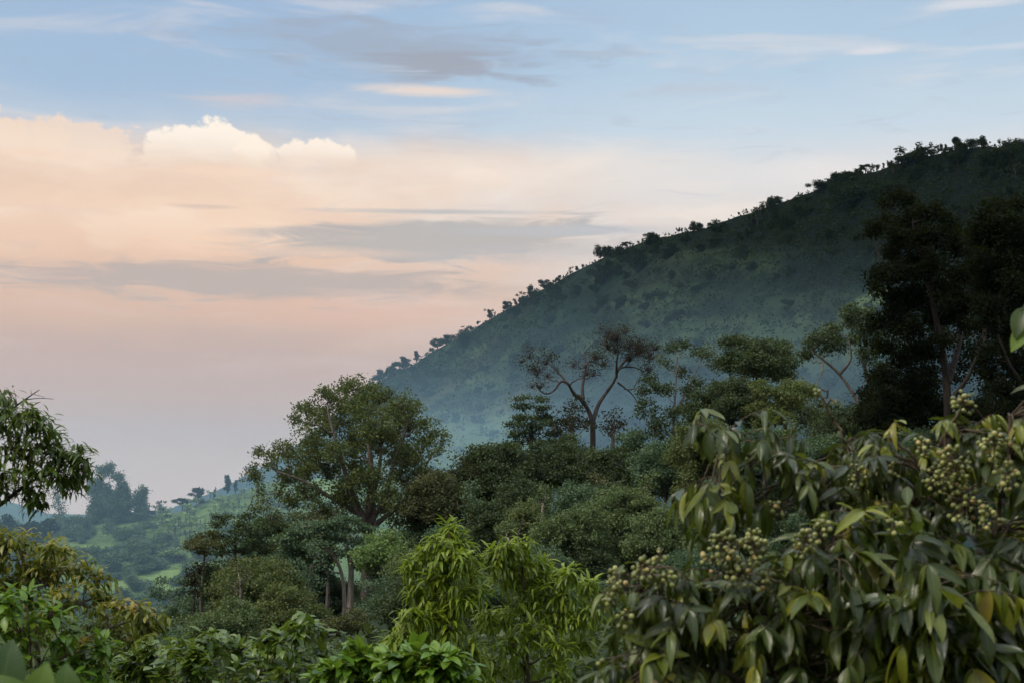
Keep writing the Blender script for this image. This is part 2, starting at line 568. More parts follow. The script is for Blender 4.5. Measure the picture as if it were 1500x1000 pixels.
class Slope:
    """a hill built as a skin from foot line to crest line, then falling away behind"""
    def __init__(s, name, mat, crest, foot, px0, px1, nc, rows, shape, rough, seed, back=(1.25, -0.9), cover=None):
        px = np.linspace(px0, px1, nc)
        cr = np.array(crest, float)
        ft = np.array(foot, float)
        o = np.argsort(cr[:, 0])
        cr = cr[o]
        ft = ft[np.argsort(ft[:, 0])]
        py, D = np.interp(px, cr[:, 0], cr[:, 1]), np.interp(px, cr[:, 0], cr[:, 2])
        fy, fz = np.interp(px, ft[:, 0], ft[:, 1]), np.interp(px, ft[:, 0], ft[:, 2])
        C = np.array([at(a, b, d) for a, b, d in zip(px, py, D)])
        U = C[:, 0] / C[:, 1]
        T = np.linspace(0, 1, rows)
        Y = fy[None] + (D - fy)[None] * T[:, None]
        Z = fz[None] + (C[:, 2] - fz)[None] * shape(T)[:, None]
        X = U[None] * Y
        w = (np.sin(np.pi * np.clip(T, 0, 1)) ** 0.7)[:, None]
        Z = Z + rough * w * (fbm(X / 90, Y / 90, seed, 5) + 0.5 * fbm(X / 14, Y / 14, seed + 9, 3) * 0.35)
        if name == 'hillside':           # spurs and gullies running down the slope
            Z = Z + 9 * w * (fbm(px[None] / 75 + 0.6 * T[:, None], T[:, None] * 1.6, 71, 4) + 0.4 * np.abs(fbm(px[None] / 28, T[:, None] * 3, 72, 3)))
        s.px, s.X, s.Y, s.Z, s.rows, s.nc = px, X, Y, Z, rows, nc
        bx, by, bz = [], [], []
        for k in range(1, 9):
            g = k / 8
            yb = D * (1 + (back[0] - 1) * g)
            bx.append(U * yb)
            by.append(yb)
            bz.append(C[:, 2] + (-70 - C[:, 2]) * (g ** 1.4) * 0.9)
        XX, YY, ZZ = np.vstack([X, bx]), np.vstack([Y, by]), np.vstack([Z, bz])
        s.crestpt = C
        cov, den = np.zeros(XX.shape), np.zeros(XX.shape)
        if cover is not None:
            PX = np.broadcast_to(px[None], XX.shape)
            # photo row of each point, to mark where the pastures lie on the slope
            d = XX, YY, ZZ
            fwd = YY * CP + ZZ * SP
            up = -YY * SP + ZZ * CP
            PY = 500 - F * up / fwd
            cov = cover(PX, PY)
            cov[rows:] = 0
            if name == 'hillside':       # dark scrub, deepened by shade painted over the hill's upper right
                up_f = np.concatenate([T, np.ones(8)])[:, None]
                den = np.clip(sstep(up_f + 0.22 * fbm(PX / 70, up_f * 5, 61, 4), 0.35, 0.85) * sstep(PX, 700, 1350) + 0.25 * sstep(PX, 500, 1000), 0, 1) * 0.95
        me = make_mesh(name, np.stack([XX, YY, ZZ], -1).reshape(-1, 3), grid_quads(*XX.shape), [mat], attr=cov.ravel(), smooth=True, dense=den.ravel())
        tag(link(name, me), kind='structure')

    def pt(s, px, t):
        j = np.clip((np.asarray(px, float) - s.px[0]) / (s.px[-1] - s.px[0]) * (s.nc - 1), 0, s.nc - 1.001)
        i = np.clip(np.asarray(t, float) * (s.rows - 1), 0, s.rows - 1.001)
        j0, i0 = np.floor(j).astype(int), np.floor(i).astype(int)
        fj, fi = j - j0, i - i0
        out = []
        for A in (s.X, s.Y, s.Z):
            a = A[i0, j0] * (1 - fj) + A[i0, j0 + 1] * fj
            b = A[i0 + 1, j0] * (1 - fj) + A[i0 + 1, j0 + 1] * fj
            out.append(a * (1 - fi) + b * fi)
        return np.stack(out, -1)


def patch(PX, PY, cx, cy, rx, ry, soft=0.5, seed=3, tilt=0.0):
    d = np.sqrt(((PX - cx) / rx) ** 2 + ((PY - cy - tilt * (PX - cx)) / ry) ** 2) + fbm(PX / 25, PY / 12, seed, 3) * 0.7
    return 1 - sstep(d, 1 - soft, 1 + soft * 0.4)


def hill_cover(PX, PY):
    c = patch(PX, PY, 665, 655, 130, 55) * 0.75
    c = np.maximum(c, patch(PX, PY, 760, 600, 90, 22) * 0.25)
    c = np.maximum(c, patch(PX, PY, 1270, 440, 45, 14, tilt=-0.5) * 0.7)
    c = np.maximum(c, patch(PX, PY, 1130, 500, 220, 45) * 0.30)
    c = np.maximum(c, patch(PX, PY, 690, 520, 25, 10, tilt=-0.6) * 0.35)
    for x, y, a, b, k in ((980, 440, 90, 22, .18), (1090, 385, 80, 16, .14), (880, 500, 70, 20, .2), (1190, 440, 70, 18, .16), (800, 520, 60, 18, .2), (720, 560, 50, 14, .3), (1010, 375, 60, 10, .14)):
        c = np.maximum(c, patch(PX, PY, x, y, a, b, seed=int(x), tilt=-0.15) * k)
    c = np.maximum(c, patch(PX, PY, 560, 690, 150, 40) * 0.6)
    return c


CREST = [(2300, 150, 430), (1800, 175, 460), (1600, 203, 480), (1500, 214, 500), (1440, 216, 520), (1400, 219, 535), (1320, 238, 565), (1250, 260, 600),
         (1190, 281, 640), (1110, 308, 690), (1020, 338, 760), (940, 356, 820), (860, 389, 900), (800, 420, 960),
         (740, 455, 1030), (690, 484, 1090), (640, 510, 1150), (600, 536, 1200), (550, 562, 1270), (500, 597, 1350),
         (430, 655, 1480), (370, 692, 1620), (290, 727, 1800), (230, 748, 1950), (150, 760, 2100), (0, 790, 2300), (-300, 800, 2500)]
_c = np.array(sorted(CREST), float)
_x = np.arange(-300, 2300, 8.0)
CREST = [(x, np.interp(x, _c[:, 0], _c[:, 1]) + 5 * fbm(x / 45, 0.5, 3, 3) + 2.0 * vnoise(x / 11, 3.5, 4), np.interp(x, _c[:, 0], _c[:, 2])) for x in _x]
FOOT = [(2300, 220, -12), (1500, 240, -12), (1110, 300, -14), (860, 390, -16), (640, 470, -18), (500, 560, -20), (300, 800, -26), (-300, 1400, -40)]
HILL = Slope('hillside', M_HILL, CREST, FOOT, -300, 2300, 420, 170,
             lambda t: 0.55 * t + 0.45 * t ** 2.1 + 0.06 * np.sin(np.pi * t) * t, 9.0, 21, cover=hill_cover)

KCREST = [(-300, 790, 460), (0, 778, 440), (70, 768, 430), (150, 760, 425), (215, 755, 425), (260, 750, 430), (300, 733, 440), (350, 722, 450),
          (400, 706, 460), (470, 700, 470), (560, 705, 480), (680, 730, 480), (760, 780, 470)]
KFOOT = [(-300, 280, -29), (0, 285, -29), (200, 290, -29), (400, 300, -28), (760, 330, -28)]


def knoll_cover(PX, PY):
    c = patch(PX, PY, 112, 807, 44, 13, 0.35) * 0.45
    c = np.maximum(c, patch(PX, PY, 235, 850, 95, 14, 0.4, tilt=-0.18) * 0.45)
    c = np.maximum(c, patch(PX, PY, 320, 760, 110, 35) * 0.25)
    c = np.maximum(c, patch(PX, PY, 440, 720, 60, 20) * 0.5)
    return c


KNOLL = Slope('valley_slope', M_KNOLL, KCREST, KFOOT, -300, 760, 150, 70, lambda t: t ** 1.15, 3.0, 33, cover=knoll_cover)
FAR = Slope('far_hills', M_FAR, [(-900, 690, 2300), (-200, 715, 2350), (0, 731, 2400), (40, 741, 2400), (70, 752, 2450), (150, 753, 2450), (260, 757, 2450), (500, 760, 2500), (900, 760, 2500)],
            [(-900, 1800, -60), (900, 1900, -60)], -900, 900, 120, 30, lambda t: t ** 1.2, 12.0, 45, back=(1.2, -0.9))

# ------------------------------------------------------------------ plant builder
UP = np.array([0, 0, 1.0])
DENS = 1.5


def rdir(rng, n):
    return nrm(rng.normal(size=(n, 3)))


def limb(a, b, rng, bow=0.15, n=7, wig=0.05):
    a, b = np.asarray(a, float), np.asarray(b, float)
    L = np.linalg.norm(b - a)
    t = np.linspace(0, 1, n)[:, None]
    mid = (a + b) / 2 + UP * L * bow * rng.uniform(-0.3, 1) + rng.normal(size=3) * L * 0.08
    p = (1 - t) ** 2 * a + 2 * t * (1 - t) * mid + t * t * b
    p[1:-1] += rng.normal(size=(n - 2, 3)) * L * wig
    return p


class Plant:
    def __init__(s, name, label, cat, base, seed, bark_mat, group=None, trunk_name='trunk', crown_name='crown'):
        s.rng = np.random.default_rng(seed)
        s.base = np.asarray(base, float)
        s.root = empty(name, tuple(base), label, cat, group)
        s.tb = Tubes()
        s.nodes, s.nr = [], []
        s.bark = bark_mat
        s.leaves = []
        s.tn, s.cn = trunk_name, crown_name

    def stem(s, pts, r0, r1, sides=8, world=True):
        pts = np.asarray(pts, float) - (s.base if world else 0)
        # resample through the given points with a smooth curve
        n = len(pts)
        d = np.concatenate([[0], np.cumsum(np.linalg.norm(np.diff(pts, axis=0), axis=1))])
        m = max(4, 4 * (n - 1))
        q = np.linspace(0, d[-1], m + 1)
        P = np.stack([np.interp(q, d, pts[:, k]) for k in range(3)], 1)
        for _ in range(2):
            P[1:-1] = (P[:-2] + 2 * P[1:-1] + P[2:]) / 4
        rad = r0 + (r1 - r0) * (q / d[-1]) ** 0.8
        s.tb.add(P, rad, sides)
        s.nodes.extend(P)
        s.nr.extend(rad)
        return P

    def reach(s, c, rmax, tip=0.02, bow=0.15, wig=0.05, sides=5, slope=1.5):
        """a limb from the best place on the skeleton out to the point c (local)"""
        N = np.array(s.nodes)
        dv = c - N
        dist = np.linalg.norm(dv, axis=1)
        cost = dist + slope * np.maximum(0, N[:, 2] - c[2] + 0.25 * dist)
        i = int(np.argmin(cost))
        a, ra = N[i], s.nr[i]
        L = np.linalg.norm(c - a)
        if L < 1e-3:
            return
        r0 = min(ra * 0.75, rmax, tip + 0.022 * L)
        p = limb(a, c, s.rng, bow, 7, wig)
        rad = np.linspace(r0, min(tip, r0), 7)
        s.tb.add(p, rad, sides)
        s.nodes.extend(p[2:])
        s.nr.extend(rad[2:])

    def crown(s, clumps, dens, sub_r, leaf, per, tpl=DIAMOND, world=True, rmax=0.4, twig=0.02, tuft=False,
              up=0.6, flat=0.7, shell=0.55, bow=0.15, jitter=(0.7, 1.3), young=0.0, hang=0.0, tiplimb=0.03, wig=0.05, twigs=True, spread=1.0):
        rng = s.rng
        C = np.asarray(clumps, float)
        cen = C[:, :3] - (s.base if world else 0)
        rad = C[:, 3:6]
        top = np.array(s.nodes)
        order = np.argsort([np.min(np.linalg.norm(top - c, axis=1)) for c in cen])
        for k in order:
            c, r = cen[k], rad[k]
            s.reach(c - UP * r[2] * 0.35, rmax, tiplimb, bow, wig)
            n = max(4, int(DENS * dens * (r[0] * r[1] * r[2]) ** (2 / 3) / sub_r ** 2))
            d = rdir(rng, n)
            d[:, 2] += 0.25
            d = nrm(d)
            q = rng.random(n) ** (1 - shell) * 0.95
            sub = c + d * q[:, None] * r
            a = c - UP * r[2] * 0.35
            if twigs:
                for p in sub:
                    m = a + (p - a) * 0.5 + rng.normal(size=3) * 0.06 * np.linalg.norm(p - a) + UP * 0.04
                    s.tb.add([a, m, p], [twig * 1.6, twig, twig * 0.5], 3)
            k_per = rng.poisson(per, n) + 1
            idx = np.repeat(np.arange(n), k_per)
            m = len(idx)
            L = leaf * rng.uniform(jitter[0], jitter[1], m)
            tint0 = rng.random(n)[idx] * 0.55 + rng.random(m) * 0.45
            if tuft:
                P = sub[idx] + rng.normal(size=(m, 3)) * sub_r * np.array([0.42, 0.42, 0.34])
                T = rdir(rng, m) * spread
                T[:, 2] = T[:, 2] * 0.7 + up * 0.5 - hang
                T += d[idx] * 0.6
                P = P + nrm(T) * sub_r * 0.1
                N = UP + rdir(rng, m) * 0.35
            else:
                P = sub[idx] + rng.normal(size=(m, 3)) * sub_r * np.array([0.75, 0.75, 0.75 * flat])
                T = rdir(rng, m) * 0.9 + d[idx] * 0.4
                T[:, 2] -= hang
                N = UP * up + rdir(rng, m) * 0.9
            if young:
                o = np.clip((sub[:, 2] - c[2]) / r[2], -1, 1)[idx]
                tint0 = np.clip(tint0 * (1 - young) + young * (0.5 + 0.5 * o) * rng.uniform(0.3, 1.2, m), 0, 1)
            s.leaves.append((tpl, P, T, N, L, tint0))

    def finish(s, leaf_mat):
        if s.tb.n:
            link(s.tn, s.tb.mesh(s.tn, s.bark), s.root)
        if s.leaves:
            Vs, Qs, As, Us, off = [], [], [], [], 0
            for tpl, P, T, N, L, ti in s.leaves:
                V, Q, A, U = scatter(tpl, P, T, N, L, ti)
                Vs.append(V)
                Qs.append(Q + off)
                As.append(A)
                Us.append(U)
                off += len(V)
            link(s.cn, make_mesh(s.cn, np.concatenate(Vs), np.concatenate(Qs), [leaf_mat], attr=np.concatenate(As), uv=np.concatenate(Us), smooth=True), s.root)
        return s.root


def pc(rows, Y, rng, deep=0.6, dz=0.85, spread=None, grow=1.0):
    """clumps given as (photo x, photo y, radius in photo pixels) at depth Y, spread in depth"""
    out = []
    w = spread if spread is not None else deep * (max(r[0] for r in rows) - min(r[0] for r in rows)) * 0.5 * Y / F
    for r in rows:
        px, py, rp = r[:3]
        rz = r[3] if len(r) > 3 else rp * dz
        yy = Y + rng.uniform(-1, 1) * w * 0.7
        p = at(px, py, yy)
        k = yy / F
        out.append((*p, rp * k * grow, rp * k * grow, rz * k * grow))
    return out


def base_at(px, Y):
    p = at(px, HORIZON, Y)
    return np.array([p[0], Y, float(ground_z(p[0], Y)) - 0.2])


# palettes ---------------------------------------------------------------
def pal(a, b, c):
    return [(0.2, a), (0.5, b), (0.82, c)]


L_DARK = foliage('dark_leaf', pal((0.018, 0.030, 0.014), (0.034, 0.055, 0.022), (0.062, 0.083, 0.030)), 0.65, 0.2, 0.2)
L_BLACK = foliage('shaded_leaf', pal((0.003, 0.005, 0.003), (0.005, 0.008, 0.004), (0.011, 0.015, 0.007)), 0.85, 0.04, 0.08)  # silhouette darkness of the giant trees put into the leaf colour
L_OLIVE = foliage('olive_leaf', pal((0.042, 0.060, 0.019), (0.075, 0.099, 0.030), (0.128, 0.143, 0.045)), 0.65, 0.2, 0.25)
L_BROWN = foliage('bronze_leaf', pal((0.036, 0.044, 0.020), (0.066, 0.074, 0.032), (0.11, 0.108, 0.046)), 0.7, 0.15, 0.25)
L_GREEN = foliage('mid_leaf', pal((0.046, 0.074, 0.030), (0.082, 0.118, 0.046), (0.135, 0.168, 0.066)), 0.65, 0.15, 0.25)
L_LIME = foliage('light_leaf', pal((0.068, 0.120, 0.036), (0.112, 0.188, 0.054), (0.188, 0.255, 0.075)), 0.6, 0.2, 0.3)
L_TEAL = foliage('blue_green_leaf', pal((0.036, 0.068, 0.040), (0.061, 0.108, 0.058), (0.108, 0.154, 0.076)), 0.65, 0.2, 0.25)
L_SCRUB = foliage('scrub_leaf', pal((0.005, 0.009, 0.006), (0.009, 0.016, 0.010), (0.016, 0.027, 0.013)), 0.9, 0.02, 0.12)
L_DRY = foliage('dry_leaf', pal((0.014, 0.014, 0.009), (0.026, 0.024, 0.015), (0.046, 0.042, 0.024)), 0.85, 0.05, 0.12)
B_GREY = bark('grey_bark', (0.06, 0.05, 0.04), (0.17, 0.145, 0.12))
B_DARK = bark('dark_bark', (0.016, 0.013, 0.011), (0.045, 0.038, 0.032))
B_PALE = bark('pale_bark', (0.32, 0.26, 0.21), (0.60, 0.50, 0.42))
B_RED = bark('weathered_bark', (0.022, 0.018, 0.015), (0.075, 0.062, 0.052))
B_TWIG = bark('twig_bark', (0.035, 0.026, 0.017), (0.10, 0.075, 0.045), 40)

# ------------------------------------------------------------------ forest trees


def env_clumps(kind, top, bot, px, w, Y, rng):
    """clumps filling a crown that spans photo rows top..bot and is w wide"""
    rows = []
    h = bot - top
    cy = (top + bot) / 2
    if kind == 'round':
        n = int(np.clip(w * h / 420, 8, 22))
        for i in range(n):
            a = 2.399 * i + rng.uniform(-.3, .3)
            z = 1 - 1.75 * (i + 0.5) / n
            rr = math.sqrt(max(0, 1 - z * z)) if z > 0 else 1 - 0.25 * z * z
            r = min(w, h) * rng.uniform(0.13, 0.34)
            lift = rng.uniform(-0.16, 0.12) * h
            rows.append((px + math.cos(a) * rr * (w / 2 - r * 0.7) * rng.uniform(.8, 1.15), cy - z * (h / 2 - r * 0.7) + lift, r, r * rng.uniform(.38, .8), math.sin(a) * rr * w / 2))
        rows.append((px, cy, min(w, h) * 0.28, min(w, h) * 0.26, 0))
    elif kind == 'tall':
        n = int(np.clip(h / (w * 0.28), 5, 14))
        for i in range(n):
            f = (i + 0.5) / n
            ww = w * (0.35 + 0.65 * math.sin(math.pi * min(1, 0.15 + f * 0.85)))
            r = w * rng.uniform(0.24, 0.36)
            rows.append((px + rng.uniform(-.5, .5) * (ww - r), top + f * h + r * 0.4, r, r * 1.15, rng.uniform(-.4, .4) * ww))
    elif kind == 'layer':
        n = int(np.clip(h / 11, 3, 7))
        for i in range(n):
            f = (i + 0.3) / n
            ww = w * (0.45 + 0.55 * f ** 0.6)
            m = max(2, int(ww / 26))
            for j in range(m):
                r = ww / m * rng.uniform(0.5, 0.7)
                u = (j + 0.5) / m - 0.5 + rng.uniform(-.06, .06)
                rows.append((px + u * ww, top + f * h + abs(u) * 10 + rng.uniform(-3, 3), r, max(3.5, h / n * 0.36), rng.uniform(-.5, .5) * ww * 0.8))
    out = []
    k = Y / F
    for x, y, r, rz, dy in rows:
        yy = Y + dy * k
        out.append((*at(x, y, yy), r * yy / F, r * yy / F, rz * yy / F))
    return out


def forest_tree(kind, px, top, bot, w, Y, mat, brk, label, name='forest_tree', r0=None, base_px=None, seed=None, leaf=None, dens=1.35, per=58, sub=None, group=None, **kw):
    rng = np.random.default_rng(int(px * 7 + top * 13 + Y) if seed is None else seed)
    b = base_at(px if base_px is None else base_px, Y)
    mpx = Y / F                                   # metres per photo pixel
    pl = Plant(name, label, 'tree', b, int(px * 3 + top), brk, group)
    H = at(px, bot, Y)[2] - b[2]
    r0 = r0 or max(0.12, 0.022 * max(4, (at(px, top, Y)[2] - b[2])))
    mid = at(px, (top + bot) / 2, Y)
    q = [b, b * 0.5 + at(px, bot, Y) * 0.5 + np.array([rng.normal() * 0.3, rng.normal() * 0.3, 0]), at(px, bot, Y), mid]
    if H < 1:
        q = [b, (b + mid) / 2, mid]
    pl.stem(q, r0, r0 * 0.4)
    cl = env_clumps(kind, top, bot, px, w, Y, rng)
    sub = sub or max(0.35, 6.5 * mpx)
    lf = leaf or max(0.17, 3.6 * mpx)
    if kind == 'round':
        bot = bot + 0.35 * (bot - top)
    pl.crown(cl, dens, sub, lf, per, rmax=r0 * 0.6, twig=max(0.012, 0.12 * mpx), flat=0.45 if kind == 'layer' else 0.7,
             up=1.3 if kind == 'layer' else 0.6, tiplimb=max(0.02, 0.3 * mpx), **kw)
    return pl.finish(mat)


def build_forest():
    rng = np.random.default_rng(4)
    # --- the great spreading tree left of the middle
    Y = 170
    b = base_at(538, Y)
    pl = Plant('spreading_tree', 'largest spreading tree of the valley, olive crown on many upright limbs', 'tree', b, 11, B_GREY)
    pl.stem([b, at(538, 800, Y), at(540, 760, Y), at(545, 700, Y), at(540, 640, Y), at(530, 590, Y)], 1.0, 0.15, 10)
    pl.stem([at(538, 770, Y), at(520, 735, Y - 1), at(505, 690, Y - 2), at(490, 640, Y - 2), at(480, 600, Y - 2)], 0.5, 0.12, 7)
    pl.stem([at(540, 765, Y), at(565, 730, Y + 1), at(575, 680, Y + 2), at(595, 630, Y + 1)], 0.5, 0.12, 7)
    pl.stem([at(538, 760, Y), at(548, 725, Y - 2), at(558, 670, Y - 2), at(560, 610, Y - 3)], 0.4, 0.1, 7)
    pl.stem([at(540, 775, Y), at(580, 745, Y + 2), at(610, 710, Y + 3), at(632, 665, Y + 3)], 0.4, 0.1, 7)
    pl.stem([at(530, 755, Y), at(480, 725, Y - 1), at(440, 700, Y - 1), at(405, 690, Y)], 0.35, 0.1, 7)
    rows = [(520, 575, 25), (483, 582, 24), (452, 603, 19), (437, 612, 10), (555, 584, 25), (588, 592, 20), (500, 612, 32), (548, 622, 34), (598, 622, 28),
            (628, 626, 15), (645, 640, 13), (622, 645, 16), (460, 642, 28), (520, 655, 32), (578, 658, 32), (612, 668, 18), (440, 680, 24), (480, 690, 29),
            (540, 700, 33), (592, 702, 26), (402, 680, 15), (368, 698, 16), (384, 662, 11), (420, 658, 17), (398, 668, 12), (450, 722, 22), (500, 735, 25),
            (560, 742, 26), (610, 735, 22), (378, 718, 12), (640, 700, 14), (425, 700, 18), (470, 615, 18), (605, 600, 14), (535, 566, 12), (505, 570, 12)]
    rows += [(380, 742, 12), (402, 756, 16), (432, 765, 18), (622, 760, 20), (642, 738, 17), (652, 705, 14), (455, 778, 16), (600, 780, 18), (640, 665, 10), (500, 665, 26), (560, 640, 26), (525, 690, 26), (470, 665, 22), (510, 720, 24), (540, 755, 22), (575, 725, 22), (490, 755, 18), (450, 695, 18), (430, 735, 18), (585, 762, 18), (600, 665, 20), (615, 690, 16), (410, 715, 14), (470, 748, 18), (530, 598, 26), (570, 608, 22)]
    pl.crown(pc(rows, Y, rng, 0.75, grow=1.15), 1.1, 0.62, 0.29, 62, rmax=0.35, twig=0.025, tiplimb=0.05, shell=0.5)
    pl.finish(L_OLIVE)

    # --- bare twisted tree on the rise
    Y = 190
    b = base_at(868, Y)
    pl = Plant('bare_tree', 'nearly leafless tree with two twisted forking limbs above the canopy', 'tree', b, 12, B_RED)

    def P(*q):
        return [at(x, y, Y + dy) for x, y, dy in q]
    pl.stem([b] + P((868, 700, 0), (869, 650, 0), (868, 612, 0)), 0.561, 0.372, 10)
    pl.stem(P((868, 618, 0), (862, 600, 0), (852, 585, -1), (840, 576, -2), (832, 560, -3), (822, 556, -3), (812, 572, -3), (800, 578, -4), (788, 570, -4), (786, 560, -5)), 0.363, 0.060, 8)
    pl.stem(P((854, 588, -1), (853, 565, 0), (857, 545, 1), (860, 528, 1), (872, 530, 2), (885, 538, 2)), 0.277, 0.060, 7)
    pl.stem(P((869, 615, 0), (876, 592, 1), (888, 575, 2), (902, 555, 2), (905, 540, 1), (915, 537, 2), (930, 537, 3), (945, 545, 3)), 0.343, 0.060, 8)
    pl.stem(P((903, 552, 2), (903, 530, 0), (906, 515, -1), (903, 500, -2)), 0.211, 0.048, 6)
    pl.stem(P((906, 540, 2), (922, 520, 4), (930, 510, 4), (948, 506, 5)), 0.198, 0.048, 6)
    pl.stem(P((905, 560, 2), (925, 575, 3), (935, 590, 4), (938, 605, 4)), 0.145, 0.036, 5)
    pl.stem(P((832, 562, -3), (818, 545, -2), (808, 535, -2), (800, 527, -1)), 0.172, 0.036, 6)
    pl.stem(P((858, 530, 1), (856, 515, 2), (868, 505, 2)), 0.132, 0.030, 5)
    pl.stem(P((868, 625, 0), (850, 605, 3), (838, 615, 4)), 0.106, 0.030, 5)
    rows = [(903, 492, 19), (890, 505, 18), (920, 505, 18), (872, 520, 16), (935, 512, 20), (952, 520, 18), (960, 508, 14), (885, 530, 14), (950, 540, 14),
            (800, 530, 12), (786, 545, 13), (792, 565, 12), (775, 520, 12), (815, 540, 10), (780, 508, 7), (860, 545, 12), (890, 490, 11), (915, 485, 10), (840, 535, 9)]
    rows += [(x + rng.normal() * 13, y + rng.normal() * 9, r * .8) for x, y, r in rows]
    pl.crown(pc(rows, Y, rng, 0.4, grow=1.2), 8.0, 0.8, 0.17, 5, rmax=0.14, twig=0.026, tiplimb=0.05, bow=0.25, wig=0.09)
    pl.crown(pc([(802, 523, 11), (778, 540, 7)], Y, rng, 0.4), 1.3, 0.6, 0.3, 24, rmax=0.1, twig=0.03)
    pl.finish(L_DRY)
    # grey dead bushes at its foot
    forest_tree('round', 838, 585, 655, 62, 186, L_DRY, B_GREY, 'thin dry bush beside the foot of the bare twisted tree', 'dry_bush', per=14, dens=1.4)
    forest_tree('round', 898, 590, 650, 50, 196, L_DRY, B_GREY, 'sparse grey bush right behind the bare twisted trunk', 'dry_bush', per=10, dens=1.4)

    # --- slim open tree between bare tree and round tree
    Y = 180
    b = base_at(985, Y)
    pl = Plant('slender_tree', 'slender open tree with flat leafy tufts right of the bare tree', 'tree', b, 13, B_GREY)
    pl.stem([b, at(985, 650, Y), at(988, 600, Y), at(990, 560, Y), at(992, 525, Y)], 0.4, 0.08, 7)
    pl.stem([at(988, 605, Y), at(1005, 575, Y + 1), at(1022, 540, Y + 2), at(1030, 522, Y + 2)], 0.2, 0.05, 6)
    rows = [(985, 512, 14, 7), (1005, 508, 12, 6), (1028, 514, 17, 6), (970, 530, 12, 7), (955, 560, 15), (975, 575, 16), (1010, 580, 18), (1020, 562, 12), (945, 600, 18), (985, 610, 20), (1018, 612, 16),
            (960, 630, 22), (1000, 640, 22), (940, 575, 8), (1035, 520, 9, 5), (995, 545, 9)]
    pl.crown(pc(rows, Y, rng, 0.6), 1.3, 0.6, 0.3, 55, rmax=0.14, twig=0.022)
    pl.finish(L_DARK)

    # --- arching tree left of the dark giant
    Y = 125
    b = base_at(1282, Y)
    pl = Plant('leaning_tree', 'leaning tree arching left over misty gap, beside the near-black giant', 'tree', b, 14, B_GREY)
    pl.stem([b, at(1278, 640, Y), at(1262, 595, Y), at(1240, 560, Y), at(1222, 535, Y), at(1205, 530, Y), at(1192, 515, Y)], 0.45, 0.09, 8)
    pl.stem([at(1268, 605, Y), at(1275, 570, Y + 1), at(1262, 520, Y + 1), at(1258, 480, Y)], 0.28, 0.08, 6)
    pl.stem([at(1205, 531, Y), at(1206, 545, Y - 1), at(1196, 560, Y - 1)], 0.1, 0.04, 5)
    pl.stem([at(1230, 548, Y), at(1250, 525, Y - 1), at(1240, 490, Y - 1)], 0.15, 0.05, 5)
    rows = [(1188, 510, 13), (1204, 497, 15), (1222, 483, 13), (1245, 468, 16), (1262, 462, 13), (1180, 522, 9), (1232, 500, 13), (1258, 490, 14), (1214, 515, 9), (1270, 520, 16), (1285, 490, 16), (1292, 545, 18), (1248, 455, 8), (1276, 585, 16)]
    pl.crown(pc(rows, Y, rng, 0.6, grow=1.15), 1.5, 0.42, 0.22, 60, rmax=0.1, twig=0.014)
    pl.finish(L_DARK)

    # --- the near-black giant and its neighbour
    Y = 100
    b = base_at(1392, Y)
    pl = Plant('giant_tree', 'tallest tree, near-black crown with knobbly lobes rising against the hill', 'tree', b, 15, B_DARK)
    pl.stem([b, at(1390, 640, Y), at(1388, 580, Y), at(1385, 530, Y), at(1372, 470, Y), at(1355, 400, Y), at(1338, 330, Y)], 0.6, 0.10, 10)
    pl.stem([at(1388, 560, Y), at(1405, 510, Y + 2), at(1410, 450, Y + 3), at(1400, 390, Y + 3)], 0.3, 0.08, 7)
    pl.stem([at(1387, 545, Y), at(1365, 505, Y + 2), at(1335, 470, Y + 3), at(1308, 430, Y + 3), at(1298, 410, Y + 2)], 0.16, 0.05, 7)
    pl.stem([at(1389, 590, Y), at(1418, 555, Y - 1), at(1435, 510, Y - 2)], 0.22, 0.07, 6)
    pl.stem([at(1298, 385, Y), at(1287, 378, Y), at(1286, 366, Y)], 0.06, 0.03, 5)
    pl.stem([at(1382, 520, Y), at(1345, 525, Y + 2), at(1315, 500, Y + 2)], 0.2, 0.05, 6)
    rows = [(1312, 290, 17), (1298, 298, 9), (1332, 302, 19), (1355, 312, 20), (1300, 325, 11), (1285, 335, 14), (1275, 342, 9), (1322, 340, 24), (1375, 312, 14), (1388, 318, 10), (1350, 350, 28), (1312, 372, 20), (1388, 350, 22),
            (1330, 400, 28), (1296, 402, 18), (1282, 408, 12), (1280, 425, 9), (1370, 395, 28), (1310, 435, 24), (1345, 440, 28), (1390, 435, 26), (1295, 470, 20), (1330, 480, 26), (1372, 470, 18), (1290, 510, 20),
            (1322, 525, 24), (1300, 555, 22), (1345, 555, 20), (1410, 400, 24), (1425, 440, 22), (1275, 478, 11), (1330, 580, 22), (1420, 480, 14), (1340, 322, 12), (1365, 545, 12), (1350, 380, 26), (1320, 460, 22), (1400, 460, 22), (1370, 430, 26), (1310, 400, 22), (1390, 330, 18), (1410, 370, 20), (1340, 510, 20), (1315, 350, 20), (1360, 515, 14), (1300, 580, 20), (1350, 590, 20), (1380, 500, 14), (1425, 410, 20)]
    pl.crown(pc(rows, Y, rng, 0.7, grow=1.03), 1.7, 0.42, 0.22, 60, rmax=0.16, twig=0.014, shell=0.4)
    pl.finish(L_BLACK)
    Y = 92
    b = base_at(1530, Y)
    pl = Plant('giant_tree', 'broad near-black tree cut by the photo edge, right of the tallest giant', 'tree', b, 16, B_DARK)
    pl.stem([b, at(1525, 640, Y), at(1515, 560, Y), at(1500, 470, Y), at(1490, 380, Y)], 0.5, 0.1, 9)
    pl.stem([at(1515, 580, Y), at(1480, 540, Y - 1), at(1462, 490, Y - 2)], 0.22, 0.06, 6)
